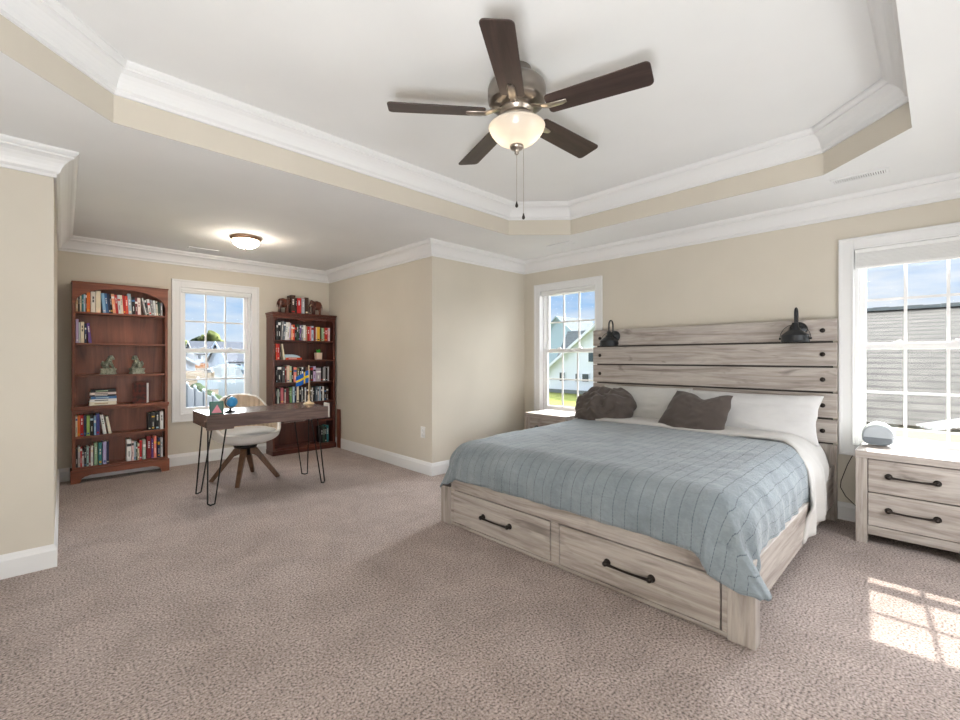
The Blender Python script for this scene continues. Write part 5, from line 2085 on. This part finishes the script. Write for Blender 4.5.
for (x, y) in ((1.142, 4.900), (1.262, 4.492), (1.570, 5.040), (1.690, 4.640)):
    mb = MB()
    d = Vector((x - hx, y - hy, 0))
    L = d.length
    d.normalize()
    s = Vector((-d.y, d.x, 0))
    P0, P1 = Vector((hx, hy, 0)) + d * 0.03, Vector((x, y, 0))
    tops = [(P0, 0.322, 0.268, 0.026), (P0 + d * 0.07, 0.318, 0.240, 0.026), (P1 - d * 0.005, 0.030, 0.0, 0.017)]
    v = []
    for p, zt_, zb_, wd in tops:
        off = Vector((0, 0, 0))
        v += [p - s * wd + Vector((0, 0, zt_)), p + s * wd + Vector((0, 0, zt_)), p + s * wd + Vector((0, 0, zb_)), p - s * wd + Vector((0, 0, zb_))]
    v[8:12] = [P1 + d * 0.018 - s * 0.016 + Vector((0, 0, 0.012)), P1 + d * 0.018 + s * 0.016 + Vector((0, 0, 0.012)), P1 - d * 0.022 + s * 0.016, P1 - d * 0.022 - s * 0.016]
    f = [(0, 1, 2, 3)]
    for k in (0, 4):
        f += [(k, k + 4, k + 5, k + 1), (k + 1, k + 5, k + 6, k + 2), (k + 2, k + 6, k + 7, k + 3), (k + 3, k + 7, k + 4, k)]
    f += [(11, 10, 9, 8)]
    mb.add([tuple(p) for p in v], f)
    mb.build('leg', M['walnut'], ch, bevel=0.004)

# ================================================================ CEILING FAN
FX_, FY_ = 1.745, 1.505
fan = thing('ceiling_fan', (FX_, FY_, ZT), 'five blade dark wood ceiling fan with a glowing glass bowl light', 'ceiling fan')
mb = MB()
mb.lathe([(0.074, ZT), (0.074, ZT - 0.016), (0.066, ZT - 0.040), (0.044, ZT - 0.058), (0.024, ZT - 0.064), (0.0, ZT - 0.064)], (FX_, FY_, 0), 32)
M['fan_metal'] = pmat('fan_pewter', (0.30, 0.27, 0.24), 0.34, 1.0)
mb.build('canopy', M['fan_metal'], fan)
mb = MB()
mb.lathe([(0.014, ZT - 0.05), (0.014, 2.63)], (FX_, FY_, 0), 16)
mb.build('downrod', M['fan_metal'], fan)
mb = MB()
mb.lathe([(0.03, 2.645), (0.085, 2.640), (0.125, 2.628), (0.144, 2.606), (0.149, 2.590), (0.149, 2.540), (0.145, 2.534), (0.145, 2.524), (0.140, 2.516), (0.118, 2.504), (0.085, 2.496), (0.0, 2.496)], (FX_, FY_, 0), 48)
mb.build('motor_housing', M['fan_metal'], fan)
mb = MB()
mb.lathe([(0.080, 2.497), (0.084, 2.486), (0.084, 2.478), (0.066, 2.474), (0.066, 2.462), (0.080, 2.458), (0.084, 2.448), (0.100, 2.440), (0.104, 2.428), (0.090, 2.420), (0.070, 2.414), (0.0, 2.412)], (FX_, FY_, 0), 40)
mb.build('light_fitter', M['nickel'], fan)


def rrect(x0, x1, w0, w1, r, n=5):
    pts = []
    for (cx, cy, a0) in ((x1 - r, w1 - r, 0), (x0 + r * .8, w0 - r * .8, 90), (x0 + r * .8, -w0 + r * .8, 180), (x1 - r, -w1 + r, 270)):
        rr = r if a0 in (0, 270) else r * .8
        for k in range(n + 1):
            a = R(a0 + 90 * k / n)
            pts.append((cx + rr * math.cos(a), cy + rr * math.sin(a)))
    return pts


PH = -146.0
for i in range(5):
    an = R(PH + 72 * i)
    Mb = Matrix.Translation((FX_, FY_, 2.468)) @ Matrix.Rotation(an, 4, 'Z') @ Matrix.Rotation(R(-12), 4, 'X')
    mb = MB()
    mb.prism(rrect(0.165, 0.655, 0.060, 0.070, 0.024), 'z', -0.0035, 0.0035)
    me_o = mb.build('blade', M['blade'], None)
    me_o.parent = fan
    me_o.matrix_local = Matrix.Translation(-Vector((FX_, FY_, ZT))) @ Mb
    BASE[me_o.name] = Vector((0, 0, 0))
    bv = me_o.modifiers.new('bevel', 'BEVEL')
    bv.width = 0.0015
    bv.segments = 2
    bv.limit_method = 'ANGLE'
    mb = MB()
    Mi = Matrix.Translation((FX_, FY_, 0)) @ Matrix.Rotation(an, 4, 'Z')
    mb.tube([(0.075, 0, 2.488), (0.105, 0, 2.482), (0.135, 0, 2.470), (0.165, 0, 2.461), (0.24, 0, 2.459), (0.262, 0, 2.461)], [0.017, 0.017, 0.019, 0.021, 0.019, 0.012], 12, 0, Mi, flat=0.35)
    mb.build('blade_iron', M['nickel'], fan)

# frosted bowl: translucent glass lit by two bulbs, with its own soft glow
def lamp_glass(name, tint, glow, power):
    m = bpy.data.materials.new(name)
    m.use_nodes = True
    n, l = m.node_tree.nodes, m.node_tree.links
    n.clear()
    o = n.new('ShaderNodeOutputMaterial')
    tr = n.new('ShaderNodeBsdfTranslucent')
    tr.inputs['Color'].default_value = (*tint, 1)
    gl_ = n.new('ShaderNodeBsdfGlossy')
    gl_.inputs['Roughness'].default_value = 0.25
    df = n.new('ShaderNodeBsdfDiffuse')
    df.inputs['Color'].default_value = (*tint, 1)
    m1 = n.new('ShaderNodeMixShader')
    m1.inputs['Fac'].default_value = 0.4
    l.new(tr.outputs[0], m1.inputs[1])
    l.new(df.outputs[0], m1.inputs[2])
    m2 = n.new('ShaderNodeMixShader')
    m2.inputs['Fac'].default_value = 0.05
    l.new(m1.outputs[0], m2.inputs[1])
    l.new(gl_.outputs[0], m2.inputs[2])
    em = n.new('ShaderNodeEmission')
    em.inputs['Color'].default_value = (*glow, 1)
    em.inputs['Strength'].default_value = power
    ad = n.new('ShaderNodeAddShader')
    l.new(m2.outputs[0], ad.inputs[0])
    l.new(em.outputs[0], ad.inputs[1])
    l.new(ad.outputs[0], o.inputs[0])
    return m


def bulb_light(name, loc, power, col, rad, parent):
    d = bpy.data.lights.new(name, 'POINT')
    d.energy = power
    d.color = col
    d.shadow_soft_size = rad
    o = bpy.data.objects.new(name, d)
    C.objects.link(o)
    o.location = loc
    return o


M['bowl'] = lamp_glass('frosted_bowl_glass', (0.46, 0.43, 0.385), (1.0, 0.92, 0.84), 0.20)
mb = MB()
outer_p = [(r, 2.300 + (z - 2.295) * 0.70) for r, z in [(0.143, 2.440), (0.145, 2.434), (0.141, 2.420), (0.133, 2.396), (0.118, 2.366), (0.096, 2.336), (0.066, 2.312), (0.036, 2.299), (0.0, 2.295)]]
inner_p = [(max(0, r - 0.004), z + 0.004) for r, z in outer_p[::-1]]
mb.lathe(outer_p + inner_p + [outer_p[0]], (FX_, FY_, 0), 56)
mb.build('glass_bowl', M['bowl'], fan, weld=True)
mb = MB()
mb.lathe([(0.034, 2.304), (0.036, 2.296), (0.030, 2.286), (0.014, 2.280), (0.010, 2.270), (0.012, 2.264), (0.006, 2.256), (0.0, 2.255)], (FX_, FY_, 0), 28)
mb.build('finial', M['nickel'], fan)
for k, (dx, dy, zb, lb) in enumerate(((0.0, 0.0, 1.985, ''), (0.028, -0.022, 1.925, ''))):
    x, y = FX_ + dx, FY_ + dy
    mb = MB()
    zt_ = 2.256 if k == 0 else 2.300
    mb.tube([(x, y, zt_ + 0.01), (x, y, zb + 0.03)], 0.0013, 6)
    n = 60
    chn = mb.build('pull_chain', M['nickel'], fan)
    mb = MB()
    mb.lathe([(0.0, 0.032), (0.003, 0.031), (0.004, 0.024), (0.008, 0.012), (0.008, 0.006), (0.004, 0.0), (0.0, 0.0)], (x, y, zb), 14)
    mb.build('pull_knob', M['bronze'], chn)
FAN_BULB = 1.5
bulb_light('fan_bulb', (FX_ - 0.045, FY_ + 0.047, 2.372), FAN_BULB, (1.0, 0.86, 0.68), 0.025, fan)
bulb_light('fan_bulb', (FX_ + 0.045, FY_ - 0.047, 2.372), FAN_BULB, (1.0, 0.86, 0.68), 0.025, fan)

# ================================================================ ALCOVE CEILING LIGHT
ax, ay = 1.41, 4.73
t = thing('ceiling_light', (ax, ay, ZC), 'round flush ceiling light with glowing glass dome in the alcove', 'ceiling light')
mb = MB()
mb.lathe([(0.128, ZC), (0.140, ZC - 0.006), (0.142, ZC - 0.016), (0.134, ZC - 0.026), (0.128, ZC - 0.034), (0.118, ZC - 0.036), (0.0, ZC - 0.030)], (ax, ay, 0), 48)
mb.build('base_ring', M['copper'], t)
M['dome'] = lamp_glass('flush_dome_glass', (0.95, 0.92, 0.86), (1.0, 0.93, 0.82), 55.0)
mb = MB()
mb.lathe([(0.120, ZC - 0.034), (0.117, ZC - 0.050), (0.104, ZC - 0.072), (0.080, ZC - 0.092), (0.046, ZC - 0.105), (0.0, ZC - 0.109)], (ax, ay, 0), 48)
mb.build('glass_dome', M['dome'], t)
mb = MB()
mb.lathe([(0.012, ZC - 0.106), (0.012, ZC - 0.112), (0.007, ZC - 0.120), (0.0, ZC - 0.122)], (ax, ay, 0), 16)
mb.build('finial', M['copper'], t)
